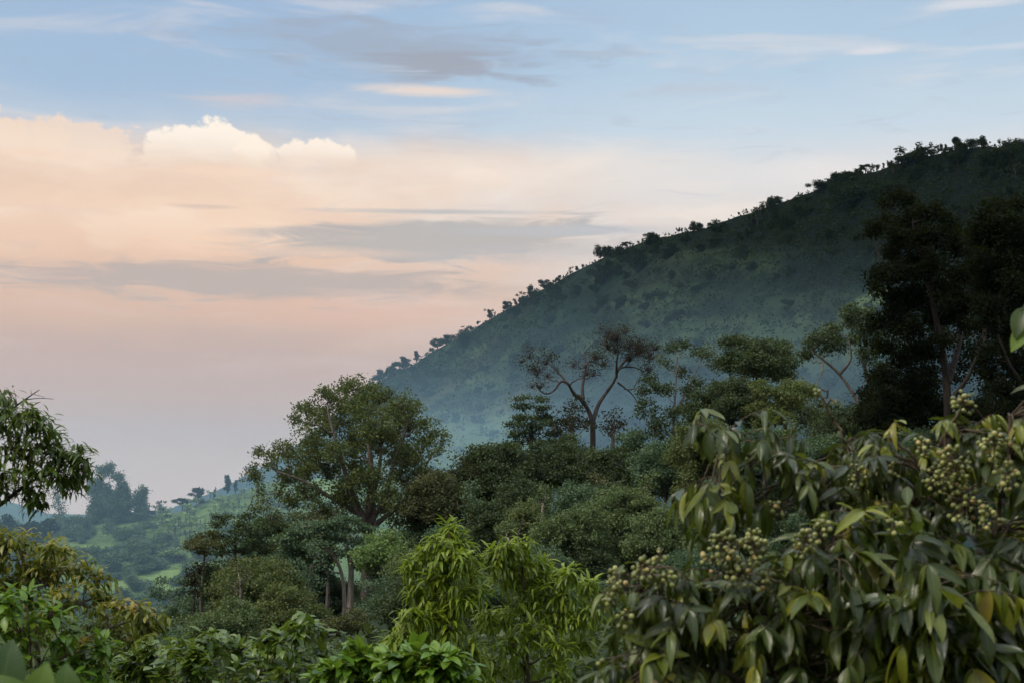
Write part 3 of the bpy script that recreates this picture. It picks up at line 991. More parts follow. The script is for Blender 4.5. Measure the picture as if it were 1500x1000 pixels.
    rows = [(1440, 318, 17), (1462, 312, 18), (1490, 304, 20), (1520, 300, 24), (1430, 345, 22), (1465, 350, 28), (1505, 345, 28), (1540, 350, 30), (1440, 385, 24), (1475, 395, 28), (1515, 400, 30), (1450, 425, 22), (1490, 440, 26),
            (1530, 450, 30), (1460, 470, 20), (1495, 490, 24), (1448, 520, 18), (1480, 540, 20), (1515, 540, 24), (1560, 400, 32), (1560, 480, 32), (1450, 300, 8), (1435, 470, 16), (1470, 575, 22), (1510, 590, 26), (1455, 380, 24), (1480, 420, 24), (1450, 450, 20), (1500, 370, 26), (1465, 500, 18), (1450, 340, 20), (1490, 470, 22), (1510, 430, 24), (1440, 410, 18), (1478, 330, 20), (1500, 560, 20), (1445, 550, 16)]
    pl.crown(pc(rows, Y, rng, 0.7, grow=1.03), 1.7, 0.42, 0.22, 60, rmax=0.16, twig=0.014, shell=0.4)
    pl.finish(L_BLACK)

    Y = 112
    b = base_at(1455, Y)
    pl = Plant('giant_tree', 'near-black tree standing behind and between the two dark giants', 'tree', b, 18, B_DARK)
    pl.stem([b, at(1450, 640, Y), at(1445, 540, Y), at(1440, 440, Y), at(1435, 360, Y)], 0.5, 0.1, 9)
    rows = [(x + rng.normal() * 12, y + rng.normal() * 8, rng.uniform(16, 28)) for y in range(335, 650, 27) for x in range(1325 if y > 460 else 1395, 1520, 36)]
    pl.crown(pc(rows, Y, rng, 0.5, grow=1.1), 1.2, 0.5, 0.25, 45, rmax=0.16, twig=0.014, shell=0.4)
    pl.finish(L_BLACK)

    # --- umbrella tree on pale trunks
    Y = 150
    b = base_at(508, Y)
    pl = Plant('umbrella_tree', 'flat-topped layered tree on two bare pale trunks below the great tree', 'tree', b, 17, B_PALE)
    pl.stem([b + np.array([0.3, 0, 0]), at(512, 895, Y), at(514, 860, Y), at(515, 828, Y), at(508, 800, Y)], 0.42, 0.26, 9)
    pl.stem([b + np.array([-0.5, 0.4, 0]), at(505, 890, Y + .5), at(503, 850, Y + .5), at(498, 828, Y + .5), at(480, 800, Y)], 0.28, 0.16, 8)
    rows = [(470, 770, 26, 5), (505, 764, 24, 5), (440, 780, 22, 5), (530, 775, 18, 5), (415, 790, 20, 5), (460, 795, 28, 6), (500, 790, 28, 6), (535, 795, 20, 5), (430, 808, 22, 5), (470, 812, 26, 6), (515, 812, 26, 6), (545, 810, 16, 5),
            (490, 776, 20, 5), (450, 768, 16, 4), (455, 828, 18, 5), (535, 828, 16, 5)]
    pl.crown(pc(rows, Y, rng, 0.8, grow=1.15), 2.4, 0.5, 0.28, 50, rmax=0.14, twig=0.02, flat=0.35, up=1.4)
    pl.finish(L_TEAL)

    T = forest_tree
    T('layer', 345, 752, 812, 118, 160, L_DARK, B_DARK, 'dark layered tree with flat shelves reaching left over the fields', 'layered_tree')
    T('round', 300, 782, 812, 55, 158, L_BROWN, B_GREY, 'small brownish crown under the left end of the layered tree')
    T('round', 385, 818, 905, 125, 140, L_OLIVE, B_GREY, 'olive rounded tree below the layered tree, left of the pale trunks')
    T('round', 415, 862, 950, 120, 122, L_OLIVE, B_GREY, 'broad grey-olive tree below left of the pale trunks', dens=1.4)
    T('round', 330, 885, 970, 110, 112, L_GREEN, B_GREY, 'low green tree lowest on the left of the forest edge')
    T('round', 505, 900, 985, 95, 112, L_BROWN, B_GREY, 'bushy brown-green tree under the foot of the pale trunks')
    T('layer', 252, 848, 880, 78, 215, L_TEAL, B_PALE, 'dark tree with pale trunk standing alone on the low pasture', 'layered_tree')
    T('tall', 286, 822, 868, 26, 156, L_DRY, B_DARK, 'dark reddish column of a tree at the forest edge', per=26)
    T('tall', 308, 830, 872, 22, 158, L_DARK, B_DARK, 'narrow dark tree next to the reddish column')
    T('round', 475, 745, 800, 90, 162, L_BROWN, B_GREY, 'bronze twiggy tree filling the fork under the great tree', per=14)
    T('round', 560, 778, 850, 84, 140, L_LIME, B_GREY, 'light green feathery tree right of the pale trunks')
    T('round', 600, 800, 880, 80, 128, L_GREEN, B_GREY, 'mid-green tree behind the left lime sapling')
    T('round', 560, 845, 930, 74, 116, L_TEAL, B_GREY, 'thin blue-green tree right of pale trunk bases', per=15)
    T('round', 636, 690, 790, 96, 166, L_BROWN, B_GREY, 'brown-green tree pressed against the right flank of the great tree', dens=1.4)
    T('round', 688, 664, 760, 78, 172, L_BROWN, B_RED, 'tree with rusty twiggy top between great tree and dark canopy', per=16)
    T('round', 712, 735, 815, 70, 136, L_DARK, B_DARK, 'compact dark green round tree above the left lime sapling', dens=1.5)
    T('round', 660, 770, 830, 80, 150, L_TEAL, B_GREY, 'shadowy blue-green tree left of the compact round tree')
    T('layer', 778, 580, 655, 88, 188, L_DARK, B_DARK, 'domed dark tree with layered crown left of the bare tree', 'layered_tree', dens=1.5)
    T('round', 735, 652, 745, 130, 172, L_DARK, B_DARK, 'dark dense crown below the domed tree', dens=1.5)
    T('round', 820, 640, 740, 120, 174, L_DARK, B_DARK, 'dark dense crown directly below the bare twisted tree', dens=1.5)
    T('round', 900, 655, 750, 110, 168, L_DARK, B_DARK, 'dark crown right below the bare tree, left of the slender one', dens=1.5)
    T('round', 925, 628, 690, 60, 182, L_TEAL, B_DARK, 'small dark crown at right of the bare trunk')
    T('round', 765, 700, 790, 90, 152, L_DARK, B_DARK, 'dark tree hanging under the canopy above the olive one', dens=1.4)
    T('round', 860, 700, 790, 100, 150, L_TEAL, B_DARK, 'shadowed tree under the dark canopy above the light green mound')
    T('round', 765, 742, 810, 66, 134, L_OLIVE, B_PALE, 'small olive tree with pale stem left of the light green mound')
    T('round', 840, 742, 830, 120, 130, L_GREEN, B_GREY, 'leafy green mound of a tree above the right lime sapling', dens=1.5)
    T('round', 915, 715, 820, 115, 136, L_GREEN, B_GREY, 'rounded pale green tree, brightest of the slope', dens=1.5)
    T('round', 965, 745, 840, 100, 126, L_GREEN, B_GREY, 'green tree behind the hanging grey leaves of the fruiting bush', dens=1.5)
    T('round', 800, 800, 870, 90, 118, L_TEAL, B_GREY, 'greyish tree seen between the two lime saplings', per=16)
    T('round', 690, 840, 920, 100, 106, L_TEAL, B_GREY, 'dim tree behind the gap of the two saplings', dens=1.4)
    T('round', 640, 880, 960, 90, 98, L_DARK, B_GREY, 'dark tree low behind the left lime sapling')
    T('round', 890, 860, 960, 120, 104, L_TEAL, B_PALE, 'blue-green tree low behind the right lime sapling', dens=1.4)
    T('round', 800, 900, 990, 110, 92, L_DARK, B_GREY, 'dark tree lowest between saplings and fruiting bush')
    T('round', 960, 900, 990, 120, 94, L_TEAL, B_GREY, 'dim blue-green tree under the left of the fruiting bush', dens=1.4)
    T('round', 1020, 800, 880, 120, 116, L_TEAL, B_GREY, 'dim tree seen through the gap under the drooping leaves')
    T('round', 1110, 492, 570, 128, 160, L_DARK, B_DARK, 'round dark crown topping the slope between slender and leaning trees', dens=1.5)
    T('round', 1070, 556, 640, 130, 152, L_DARK, B_DARK, 'dark green tree beneath the left of the round dark crown', dens=1.4)
    T('round', 1150, 555, 640, 120, 146, L_OLIVE, B_DARK, 'olive tree beneath the right of the round dark crown', dens=1.4)
    T('round', 1035, 620, 710, 110, 142, L_OLIVE, B_DARK, 'olive bushy tree above the drooping fronds', dens=1.4)
    T('round', 975, 650, 740, 95, 150, L_TEAL, B_GREY, 'soft grey-green tree right of the dark canopy')
    T('round', 1120, 630, 720, 130, 132, L_TEAL, B_GREY, 'grey-green tree behind the bare twig of the fruiting bush', dens=1.4)
    T('round', 1235, 590, 680, 105, 120, L_DARK, B_GREY, 'dark tree under the arching limbs', per=40)
    T('round', 1290, 545, 660, 80, 122, L_BLACK, B_DARK, 'near-black tree spilling from the foot of the tallest giant')
    T('round', 1310, 575, 680, 110, 112, L_BLACK, B_DARK, 'dark undergrown tree at the foot of the giants', dens=1.4)
    T('round', 1440, 575, 680, 120, 100, L_BLACK, B_DARK, 'dark bushy tree between the two giant trunks', dens=1.4)
    T('round', 1200, 640, 740, 120, 110, L_TEAL, B_GREY, 'dim tree just above the upper leaves of the fruiting bush')
    T('round', 1350, 630, 730, 130, 104, L_TEAL, B_GREY, 'dim tree behind the highest fruit bunches')

    # lower storey in front of and between the tall ones
    low = [(440, 835, 172), (485, 850, 176), (530, 855, 174), (575, 850, 170), (330, 830, 175), (290, 870, 165), (360, 860, 160), (300, 900, 150), (610, 770, 168), (650, 745, 168), (400, 760, 176), (440, 780, 172), (560, 905, 130), (470, 925, 118), (400, 930, 108), (270, 920, 130), (720, 690, 176), (1040, 680, 150), (1010, 640, 165),
           (600, 850, 100), (660, 815, 120), (720, 860, 108), (760, 815, 125), (820, 850, 110), (870, 800, 128), (930, 850, 112), (985, 815, 124), (1040, 850, 110), (1095, 780, 126), (1150, 740, 130), (1210, 730, 122),
           (1265, 690, 124), (1330, 700, 110), (1400, 690, 108), (1460, 700, 100), (1080, 690, 138), (1010, 735, 136), (1160, 690, 134), (700, 790, 140), (590, 790, 146), (420, 800, 150), (360, 820, 150), (1260, 640, 118), (1390, 640, 112), (1480, 650, 106), (940, 780, 140), (820, 770, 146)]
    low_labels = [
        'blue-green understorey tree left of and behind the pale trunks',
        'olive understorey tree directly behind the thinner pale trunk',
        'mid-green understorey tree just right of the stouter pale trunk',
        'blue-green understorey tree under the right edge of the umbrella crown',
        'dark understorey tree under the middle of the dark layered tree',
        'blue-green understorey tree at the pasture edge under the reddish column',
        'olive understorey tree under the right of the dark layered tree',
        'mid-green understorey tree lowest at the pasture edge',
        'blue-green understorey tree in the notch right of the great trunk',
        'dark understorey tree below the right flank of the great tree',
        'blue-green understorey tree under the left arm of the great tree',
        'olive understorey tree behind the left of the umbrella crown',
        'mid-green understorey tree right of the pale trunk feet, above the bottom shrubs',
        'blue-green understorey tree just above the right end of the wide bottom shrub',
        'dark understorey tree behind the middle of the wide bottom shrub',
        'blue-green understorey tree between the bronze-tipped tree and wide bottom shrub',
        'olive understorey tree under the left end of the dark dense canopy',
        'mid-green understorey tree above the topmost drooping fronds',
        'blue-green understorey tree at the foot of the slender open tree',
        'dark understorey tree behind the left side of the left sapling',
        'blue-green understorey tree behind the leader of the left sapling',
        'olive understorey tree low in the gap between the two saplings',
        'mid-green understorey tree right behind the top of the right sapling',
        'blue-green understorey tree behind the right side of the right sapling',
        'dark understorey tree between the right sapling and the fruiting bush',
        'blue-green understorey tree behind the lowest left fruit bunches',
        'olive understorey tree just over the left shoulder of the fruiting bush',
        'mid-green understorey tree behind the middle fruit bunches',
        'blue-green understorey tree in the gap beneath the drooping fronds',
        'dark understorey tree behind the upper middle leaves of the fruiting bush',
        'blue-green understorey tree behind the root of the bare bud-tipped twig',
        'dark understorey tree low under the foot of the arching leaning tree',
        'blue-green understorey tree low below the tallest giant',
        'dark understorey tree behind the highest fruit bunch',
        'blue-green understorey tree low below the giant cut by the photo edge',
        'blue-green understorey tree above the uppermost frond tips',
        'olive understorey tree left of the uppermost fronds',
        'mid-green understorey tree right of the uppermost fronds, under the olive tree',
        "blue-green understorey tree left of the compact dark round tree's foot",
        'dark understorey tree behind the light green feathery tree',
        'blue-green understorey tree behind the olive rounded tree',
        'olive understorey tree between layered tree and olive rounded tree',
        'blue-green understorey tree beside the misty gap under the leaning tree',
        'dark understorey tree at the base of the tallest giant trunk',
        'blue-green understorey tree at the base of the giant cut by the photo edge',
        'blue-green understorey tree at right foot of the brightest rounded tree',
        'olive understorey tree behind the light green mound of the slope',
    ]
    for i, ((px, top, Y), lab) in enumerate(zip(low, low_labels)):
        m = {'blue': L_TEAL, 'oliv': L_OLIVE, 'mid-': L_GREEN, 'dark': L_DARK}[lab[:4]]
        T('round', px, top, top + 85, 105, Y, m, B_GREY, lab, 'understorey_tree', group='understorey trees of the forest slope', dens=1.4)

    # slim taller trees poking through the canopy
    slim = [(622, 808, 880, 40, 112, 'slim tree with thin grey stem left of the left sapling'), (795, 712, 760, 46, 140, 'slim see-through tree rising over the light green mound'),
            (690, 705, 760, 40, 160, 'slim tree poking out of the slope right of the great tree'), (880, 690, 740, 44, 150, 'slim tree poking through the dark canopy'),
            (1008, 690, 745, 44, 134, 'slim pale tree above the drooping fronds'), (945, 690, 735, 40, 142, 'narrow tree beside the brightest rounded tree of the slope'),
            (455, 800, 860, 44, 132, 'slim olive tree in front of the umbrella crown'), (352, 815, 880, 40, 132, 'slim tree rising at the left of the olive rounded one'),
            (1165, 610, 680, 46, 128, 'slim tree in front of the olive tree on the right'), (745, 760, 815, 40, 122, 'slim tree behind the top of the right sapling')]
    for i, (px, top, bot, w, Y, lab) in enumerate(slim):
        T('tall', px, top, bot, w, Y, [L_OLIVE, L_GREEN, L_TEAL, L_BROWN][i % 4], [B_GREY, B_PALE][i % 2], lab, 'slim_tree', per=26, dens=1.0)

    # --- undergrowth on the forest floor
    n = 9000
    Yv = rng.uniform(55, 280, n)
    pxv = rng.uniform(150, 1600, n)
    X = (pxv - 750) / F * Yv
    Pz = ground_z(X, Yv)
    m = 12
    idx = np.repeat(np.arange(n), m)
    P = np.stack([X, Yv, Pz], 1)[idx] + rng.normal(size=(n * m, 3)) * np.array([0.8, 0.8, 0.5]) + UP * 0.8
    T_ = rdir(rng, n * m)
    V, Q, A, U = scatter(DIAMOND, P, T_, UP + rdir(rng, n * m) * 0.8, rng.uniform(0.3, 0.8, n * m), rng.random(n * m))
    tag(link('undergrowth', make_mesh('undergrowth', V, Q, [L_DARK], attr=A)), 'low dark undergrowth covering the forest floor', kind='stuff')


build_forest()

# ------------------------------------------------------------------ hill: ridge trees, shrubs, scrub


def small_tree_mesh(name, kind, seed, leafmat, barkmat):
    """single mesh about one unit tall: trunk, limbs and leaf clumps"""
    rng = np.random.default_rng(seed)
    tb = Tubes()
    if kind == 'round':
        cl = [(rng.normal() * .16, rng.normal() * .16, rng.uniform(.28, .82), rng.uniform(.14, .22)) for _ in range(10)]
    elif kind == 'lolly':
        cl = [(rng.normal() * .09, rng.normal() * .09, rng.uniform(.6, .88), rng.uniform(.14, .2)) for _ in range(7)]
    elif kind == 'tall':
        cl = [(rng.normal() * .07, rng.normal() * .07, z, rng.uniform(.09, .15)) for z in np.linspace(.3, .92, 9)]
    elif kind == 'flat':
        cl = [(rng.normal() * .26, rng.normal() * .22, rng.uniform(.5, .88), rng.uniform(.1, .16)) for _ in range(10)]
    elif kind == 'bush':
        cl = [(rng.normal() * .3, rng.normal() * .3, rng.uniform(.2, .75), rng.uniform(.2, .3)) for _ in range(9)]
    else:
        cl = [(rng.normal() * .2, rng.normal() * .2, rng.uniform(.3, .92), rng.uniform(.09, .15)) for _ in range(11)]
    zt = {'bush': .3, 'tall': .9}.get(kind, .6)
    tb.add([(0, 0, -.15), (.01, 0, zt * .5), (.0, .02, zt)], [.03, .024, .014], 5)
    P = []
    for x, y, z, r in cl:
        tb.add([(0, 0, zt * rng.uniform(.5, .9)), (x * .5, y * .5, z * .6 + .2 * zt), (x, y, z)], [.014, .01, .005], 3)
        n = int((900 if kind != 'sparse' else 350) * r)
        d = rdir(rng, n) * (rng.random(n) ** .45)[:, None] * r
        d[:, 2] *= 0.6 if kind == 'flat' else 0.85
        P.append(np.array((x, y, z)) + d)
    P = np.concatenate(P)
    n = len(P)
    V, Q, A, U = scatter(DIAMOND, P, rdir(rng, n), UP * .6 + rdir(rng, n), rng.uniform(.05, .1, n), rng.random(n))
    tv, tq = np.concatenate(tb.V), np.concatenate(tb.Q)
    return make_mesh(name, np.concatenate([tv, V]), np.concatenate([tq, Q + len(tv)]), [barkmat, leafmat],
                     attr=np.concatenate([np.zeros(len(tv)), A]), midx=[0] * len(tq) + [1] * len(Q))


def build_hill_plants():
    rng = np.random.default_rng(77)
    kinds = ['round', 'lolly', 'tall', 'flat', 'bush', 'sparse']
    ME = {k: [small_tree_mesh('ridge_tree_' + k, k, 50 + 7 * i + j, L_SCRUB, B_DARK) for j in range(2)] for i, k in enumerate(kinds)}

    def put(me, name, loc, h, w, label, cat, group):
        o = link(name, me, None, tuple(loc))
        k = h
        o.scale = (k * w, k * w, k)
        o.rotation_euler = (0, 0, rng.uniform(0, 6.28))
        tag(o, label, cat, group)
        return o
    cr = np.array(sorted(CREST))
    marked = [  # photo x, height px, width factor, kind, label
        (1401, 24, 1.0, 'lolly', 'round-headed ridge tree standing highest, just left of the split one'),
        (1440, 20, 1.1, 'round', 'split-crowned tree on ridge top nearest the right end of the ridge'),
        (1366, 12, 2.0, 'flat', 'low spreading tree on the ridge left of the round-headed one'),
        (1321, 15, 1.6, 'round', 'bushy dark tree on the ridge where it levels off'),
        (1302, 11, 1.1, 'sparse', 'thin open tree on the ridge beside the bushy dark one'),
        (1268, 16, 1.7, 'flat', 'leaning flat-topped tree breaking the ridge line'),
        (1248, 13, 1.9, 'bush', 'wide dark thicket tree on the upper ridge'),
        (1210, 13, 1.6, 'sparse', 'pale open-crowned tree on the upper ridge'),
        (1140, 14, 1.6, 'round', 'first big rounded tree where ridge climbs from the grassy gap'),
        (1118, 13, 1.3, 'sparse', 'open spindly tree at the upper end of the bare ridge stretch'),
        (1082, 8, 1.0, 'lolly', 'tiny lone tree midway along bare ridge stretch'),
        (1016, 17, 1.2, 'round', 'lone dark tree at lower end of the bare ridge stretch'),
        (947, 13, 1.5, 'sparse', 'open tree in the middle of the wooded ridge line'),
        (918, 12, 1.8, 'flat', 'spreading pale-branched tree on the middle ridge'),
        (797, 15, 1.6, 'round', 'two-headed tree on the ridge below the wooded stretch'),
        (741, 15, 1.2, 'round', 'round tree at the top of the line marching down the ridge'),
        (717, 15, .9, 'tall', 'narrow upright tree on the lower ridge'),
        (700, 9, 1.0, 'lolly', 'small round-headed tree on the lower ridge'),
        (684, 12, 2.0, 'sparse', 'pale leafless tree spreading on the lower ridge'),
        (654, 16, 1.7, 'round', 'largest bushy tree on the lower ridge'),
        (641, 18, 1.3, 'round', 'dark forked tree beside largest bushy one on the lower ridge'),
        (610, 18, 1.2, 'tall', 'egg-shaped tree uppermost of the lowest ridge grove'),
        (594, 18, 1.4, 'round', 'dome-shaped tree second in the lowest ridge grove'),
        (577, 19, 1.4, 'round', 'round dense tree third in the lowest ridge grove'),
        (556, 20, 1.3, 'round', 'tall rounded tree last in the lowest ridge grove'),
        (546, 13, 1.3, 'sparse', 'thin see-through tree at foot of lowest ridge grove'),
        (527, 12, 1.1, 'tall', 'small pointed tree just above the crown of great tree'),
        (405, 10, 1.1, 'lolly', 'tiny rounded tree on the hazy ridge left of the great tree'),
        (414, 8, 1.0, 'sparse', 'faint tiny tree on the hazy ridge touching the great crown'),
        (372, 9, 1.4, 'bush', 'faint bush low on the hazy ridge behind the great tree arm'),
    ]

    def crest_pt(px):
        py, D = np.interp(px, cr[:, 0], cr[:, 1]), np.interp(px, cr[:, 0], cr[:, 2])
        return at(px, py, D), D
    for px, hp, w, k, lab in marked:
        p, D = crest_pt(px)
        put(ME[k][int(px) % 2], 'ridge_tree', p - UP * 0.8, hp * 1.05 * D / F, w, lab, 'tree', 'trees along the ridge')
    done = [m[0] for m in marked]
    dens = [(1500, 1310, 6, 13), (1300, 1180, 5, 12), (1180, 1112, 5, 10), (1105, 1025, 10, 6), (1010, 960, 7, 9), (960, 850, 4.5, 10), (850, 740, 5, 10), (735, 660, 14, 8), (650, 625, 7, 12), (620, 540, 8, 12), (440, 250, 13, 7)]
    for a, b, step, hp in dens:
        px = a
        while px > b:
            px -= step * rng.uniform(.5, 1.5)
            if min(abs(px - q) for q in done) < 3 or (vnoise(px / 33, 4.5, 5) < -.12 and rng.random() < .8):
                continue
            p, D = crest_pt(px)
            h = hp * rng.uniform(.25, 1.25) * D / F
            k = rng.choice(['round', 'bush', 'sparse', 'round', 'round', 'bush', 'tall'])
            put(ME[k][rng.integers(2)], 'ridge_tree', p - UP * (0.4 + .06 * h) + np.array([0, rng.uniform(-6, 4), 0]), h, rng.uniform(.5, 1.2),
                'small dark tree among the row of trees on the ridge skyline', 'tree', 'small trees of the ridge skyline')
    # a ragged belt just below the skyline
    n = 0
    while n < 120:
        px = rng.uniform(545, 1500)
        if vnoise(px / 40, 9.5, 15) < rng.uniform(-.35, .2):
            continue
        b = HILL.pt(px, rng.uniform(.88, .995))
        put(ME[['round', 'bush', 'bush', 'sparse'][n % 4]][n % 2], 'ridge_tree', b - UP * .5, rng.uniform(3, 9) * (.5 + b[1] / 1100), rng.uniform(.7, 1.5), 'small dark tree in the ragged belt just below the ridge skyline', 'tree', 'small trees just below the ridge skyline')
        n += 1
    # shrubs on the hill face
    sh = [small_tree_mesh('hill_shrub', 'bush', 90 + j, L_SCRUB, B_DARK) for j in range(4)]
    n = 0
    while n < 260:
        px = rng.uniform(560, 1490)
        t = rng.beta(2.2, 1.3)
        if vnoise(px / 60, t * 7, 8) < rng.uniform(-.4, .3):
            continue
        p = HILL.pt(px, t)
        h = rng.uniform(2.0, 4.5) * (0.7 + p[1] / 1200)
        o = put(sh[n % 4], 'hillside_shrub', p - UP * 0.3, h, rng.uniform(.9, 1.4), 'dark rounded shrub growing on the steep face of the big hill', 'shrub', 'shrubs dotted over the big hillside')
        n += 1
    # scrub: low tufts by the thousand
    n = 20000
    px = rng.uniform(480, 1540, n)
    t = rng.beta(1.6, 1.1, n)
    keep = vnoise(px / 45, t * 9, 18) + vnoise(px / 12, t * 30, 19) * 0.8 + 0.25 * (t - .4) > rng.uniform(-.5, .25, n)
    px, t = px[keep], t[keep]
    P = HILL.pt(px, t)
    n, m = len(P), 9
    idx = np.repeat(np.arange(n), m)
    sc = (rng.uniform(.5, 1.6, n) * (0.5 + P[:, 1] / 900))[idx]
    Q_ = P[idx] + rng.normal(size=(n * m, 3)) * sc[:, None] * np.array([.6, .6, .3]) + UP * (0.35 * sc)[:, None]
    V, Q, A, U = scatter(DIAMOND, Q_, rdir(rng, n * m), UP + rdir(rng, n * m) * .8, sc * rng.uniform(.5, .9, n * m), np.clip(rng.random(n)[idx] * .7 + rng.random(n * m) * .3, 0, 1))
    tag(link('scrub', make_mesh('scrub', V, Q, [L_SCRUB], attr=A)), 'low scrub and bracken covering the big hillside', kind='stuff')

    # --- the lower slope on the left: plantation, bushes, tall trees
    def kp(px, t):
        return KNOLL.pt(px, t)
    gum = [(137, 700, 26, 'tall'), (160, 684, 30, 'tall'), (181, 706, 27, 'tall'), (206, 713, 25, 'tall'), (86, 712, 24, 'tall')]
    labs = ['thin leftmost stem of the tall grove on the valley slope', 'tallest tree of the grove on the valley slope, open forked top',
            'dense dome-topped tree in the middle of the valley slope grove', 'rounded tree at right end of the valley slope grove',
            'slender airy tree standing apart left of valley slope grove']
    for (px, top, w, k), lab in zip(gum, labs):
        Y = 418
        b = kp(px, .97)
        k_ = Y / F
        pl = Plant('grove_tree', lab, 'tree', b, int(px), B_DARK, 'tall grove on the valley slope')
        pl.stem([b - UP, b + UP * 5, at(px, top + 15, b[1])], 0.3, 0.06, 6)
        rg = np.random.default_rng(int(px))
        if px == 160:
            rows = [(x, y, r * 1.2) for x, y, r in [(150, 690, 8), (160, 686, 7), (172, 698, 8), (143, 705, 7), (150, 715, 9), (158, 725, 11), (152, 738, 11), (165, 740, 11), (146, 750, 10), (160, 752, 11), (138, 716, 5), (170, 728, 6)]]
        else:
            rows = [(px + rg.normal() * w * .10, y, w * (.17 + .16 * min(1, (y - top) / 22)) * rg.uniform(.85, 1.15)) for y in np.linspace(top + 3, 757, 12)]
            if px in (86, 137):
                rows = [(x, y, r * .6) for x, y, r in rows]
        pl.crown(pc(rows, b[1], rg, spread=3, grow=1.0), 2.6, 0.8, 0.5, 44 if px != 86 else 14, rmax=.15, twig=.05, tiplimb=.06)
        pl.finish(L_TEAL)
    ridge = [(235, 22, 1.1, 'sparse', 'spiky dark clump of small trees right of the grove'), (222, 10, 1.4, 'bush', 'low bush at the foot of the spiky clump'),
             (291, 17, 1.5, 'round', 'dark rounded bushy tree on the crest of the banana slope'), (314, 15, .8, 'tall', 'narrow small tree on the crest of the banana slope'),
             (333, 32, .9, 'tall', 'stout oval dark tree on the crest, biggest above the bananas'), (345, 22, .8, 'tall', 'smaller oval tree touching the stout one on the crest'),
             (267, 21, 1.6, 'flat', 'umbrella-shaped little tree against the pale sky on the crest'), (292, 26, 1.3, 'flat', 'flat-topped little tree showing behind the dark rounded one')]
    for px, hp, w, k, lab in ridge:
        b = kp(px, 1.0)
        put(ME[k][0], 'slope_tree', b - UP * .3, hp * b[1] / F, w, lab, 'tree', 'trees on the crest of the valley slope')
    bush = [small_tree_mesh('slope_bush', 'bush', 120 + j, L_TEAL, B_DARK) for j in range(3)]
    n = 0
    while n < 250:
        px, t = rng.uniform(-10, 430), rng.uniform(.0, 1.0)
        p = kp(px, t)
        up = -p[1] * SP + p[2] * CP
        py = 500 - F * up / (p[1] * CP + p[2] * SP)
        field = patch(np.array([px]), np.array([py]), 112, 808, 40, 13, .2)[0] + patch(np.array([px]), np.array([py]), 225, 850, 90, 12, .2, tilt=-.18)[0]
        banana = (py < 775 and px > 235)
        if field > .2 or (banana and rng.random() < .9) or (t > .7 and px > 225):
            continue
        put(bush[n % 3], 'slope_bush', p - UP * .3, rng.uniform(2.4, 5.8), rng.uniform(.8, 1.3), 'blue-green bush crowding the valley slope between the pastures', 'bush', 'bushes crowding the valley slope')
        n += 1
    # banana plants: big arching leaves
    lf = blade(4, .26, .55, .02)
    bm = []
    for j in range(3):
        rg = np.random.default_rng(j)
        tb = Tubes()
        tb.add([(0, 0, -.4), (0, 0, 1.0), (0, 0, 1.9)], [.16, .13, .08], 6)
        m = 9
        a = np.arange(m) * 2.4 + j
        T = np.stack([np.cos(a), np.sin(a), rg.uniform(.5, 1.6, m)], 1)
        V, Q, A, U = scatter(lf, np.tile([0, 0, 1.8], (m, 1)) + 0.0, T, UP + rdir(rg, m) * .1, rg.uniform(1.7, 2.4, m), rg.random(m))
        tv, tq = np.concatenate(tb.V), np.concatenate(tb.Q)
        bm.append(make_mesh('banana_plant', np.concatenate([tv, V]), np.concatenate([tq, Q + len(tv)]), [B_GREY, L_LIME], attr=np.concatenate([np.zeros(len(tv)), A]), midx=[0] * len(tq) + [1] * len(Q)))
    n = 0
    while n < 280:
        px, t = rng.uniform(225, 470), rng.uniform(.5, 1.0)
        if t < .72 and px < 300 and rng.random() < .5:
            continue
        p = kp(px, t)
        put(bm[n % 3], 'banana_plant', p, rng.uniform(.9, 1.35), 1.0, 'pale green banana plant with arching leaves on the valley slope plantation', 'banana plant', 'banana plants of the slope plantation')
        n += 1
    # far left umbrella trees in the hazy valley
    for px, top, w, lab in [(18, 752, 40, 'hazy flat-topped tree in the valley behind the overhanging branch'), (48, 764, 30, 'smaller hazy flat-topped tree next to the first in the valley'), (5, 768, 30, 'hazy flat crown low at the left edge of the valley'), (70, 758, 20, 'hazy slim tree in front of the grove on the left')]:
        Y = 395
        p = at(px, HORIZON, Y)
        b = KNOLL.pt(px, .75)
        put(ME['flat'][1], 'valley_tree', b, (at(px, top, b[1])[2] - b[2]) * 1.05, 1.1, lab, 'tree', 'hazy trees in the far left valley')


build_hill_plants()

# ------------------------------------------------------------------ near plants
N_FRUIT = foliage('fruiting_leaf', [(0.12, (0.010, 0.019, 0.003)), (0.40, (0.028, 0.046, 0.005)), (0.64, (0.075, 0.100, 0.009)), (0.84, (0.22, 0.23, 0.018)), (0.93, (0.15, 0.085, 0.022))], 0.25, 0.42, 0.28, 0.5, 6, gloss=0.15)
N_LIME = foliage('sapling_leaf', pal((0.085, 0.140, 0.014), (0.175, 0.245, 0.018), (0.29, 0.35, 0.034)), 0.40, 0.4, 0.45, 0.0, 3)
N_BRONZE = foliage('bronze_young_leaf', [(0.15, (0.050, 0.085, 0.010)), (0.42, (0.130, 0.155, 0.016)), (0.66, (0.24, 0.205, 0.024)), (0.88, (0.33, 0.17, 0.03))], 0.40, 0.4, 0.4, 0.0, 3)
N_GREEN = foliage('shrub_leaf', pal((0.045, 0.105, 0.010), (0.095, 0.190, 0.016), (0.19, 0.29, 0.03)), 0.34, 0.45, 0.4, 0.0, 3)
N_MIX = foliage('hedge_leaf', [(0.15, (0.036, 0.075, 0.012)), (0.45, (0.080, 0.135, 0.018)), (0.7, (0.15, 0.20, 0.026)), (0.92, (0.28, 0.18, 0.035))], 0.34, 0.5, 0.35, 0.0, 3)
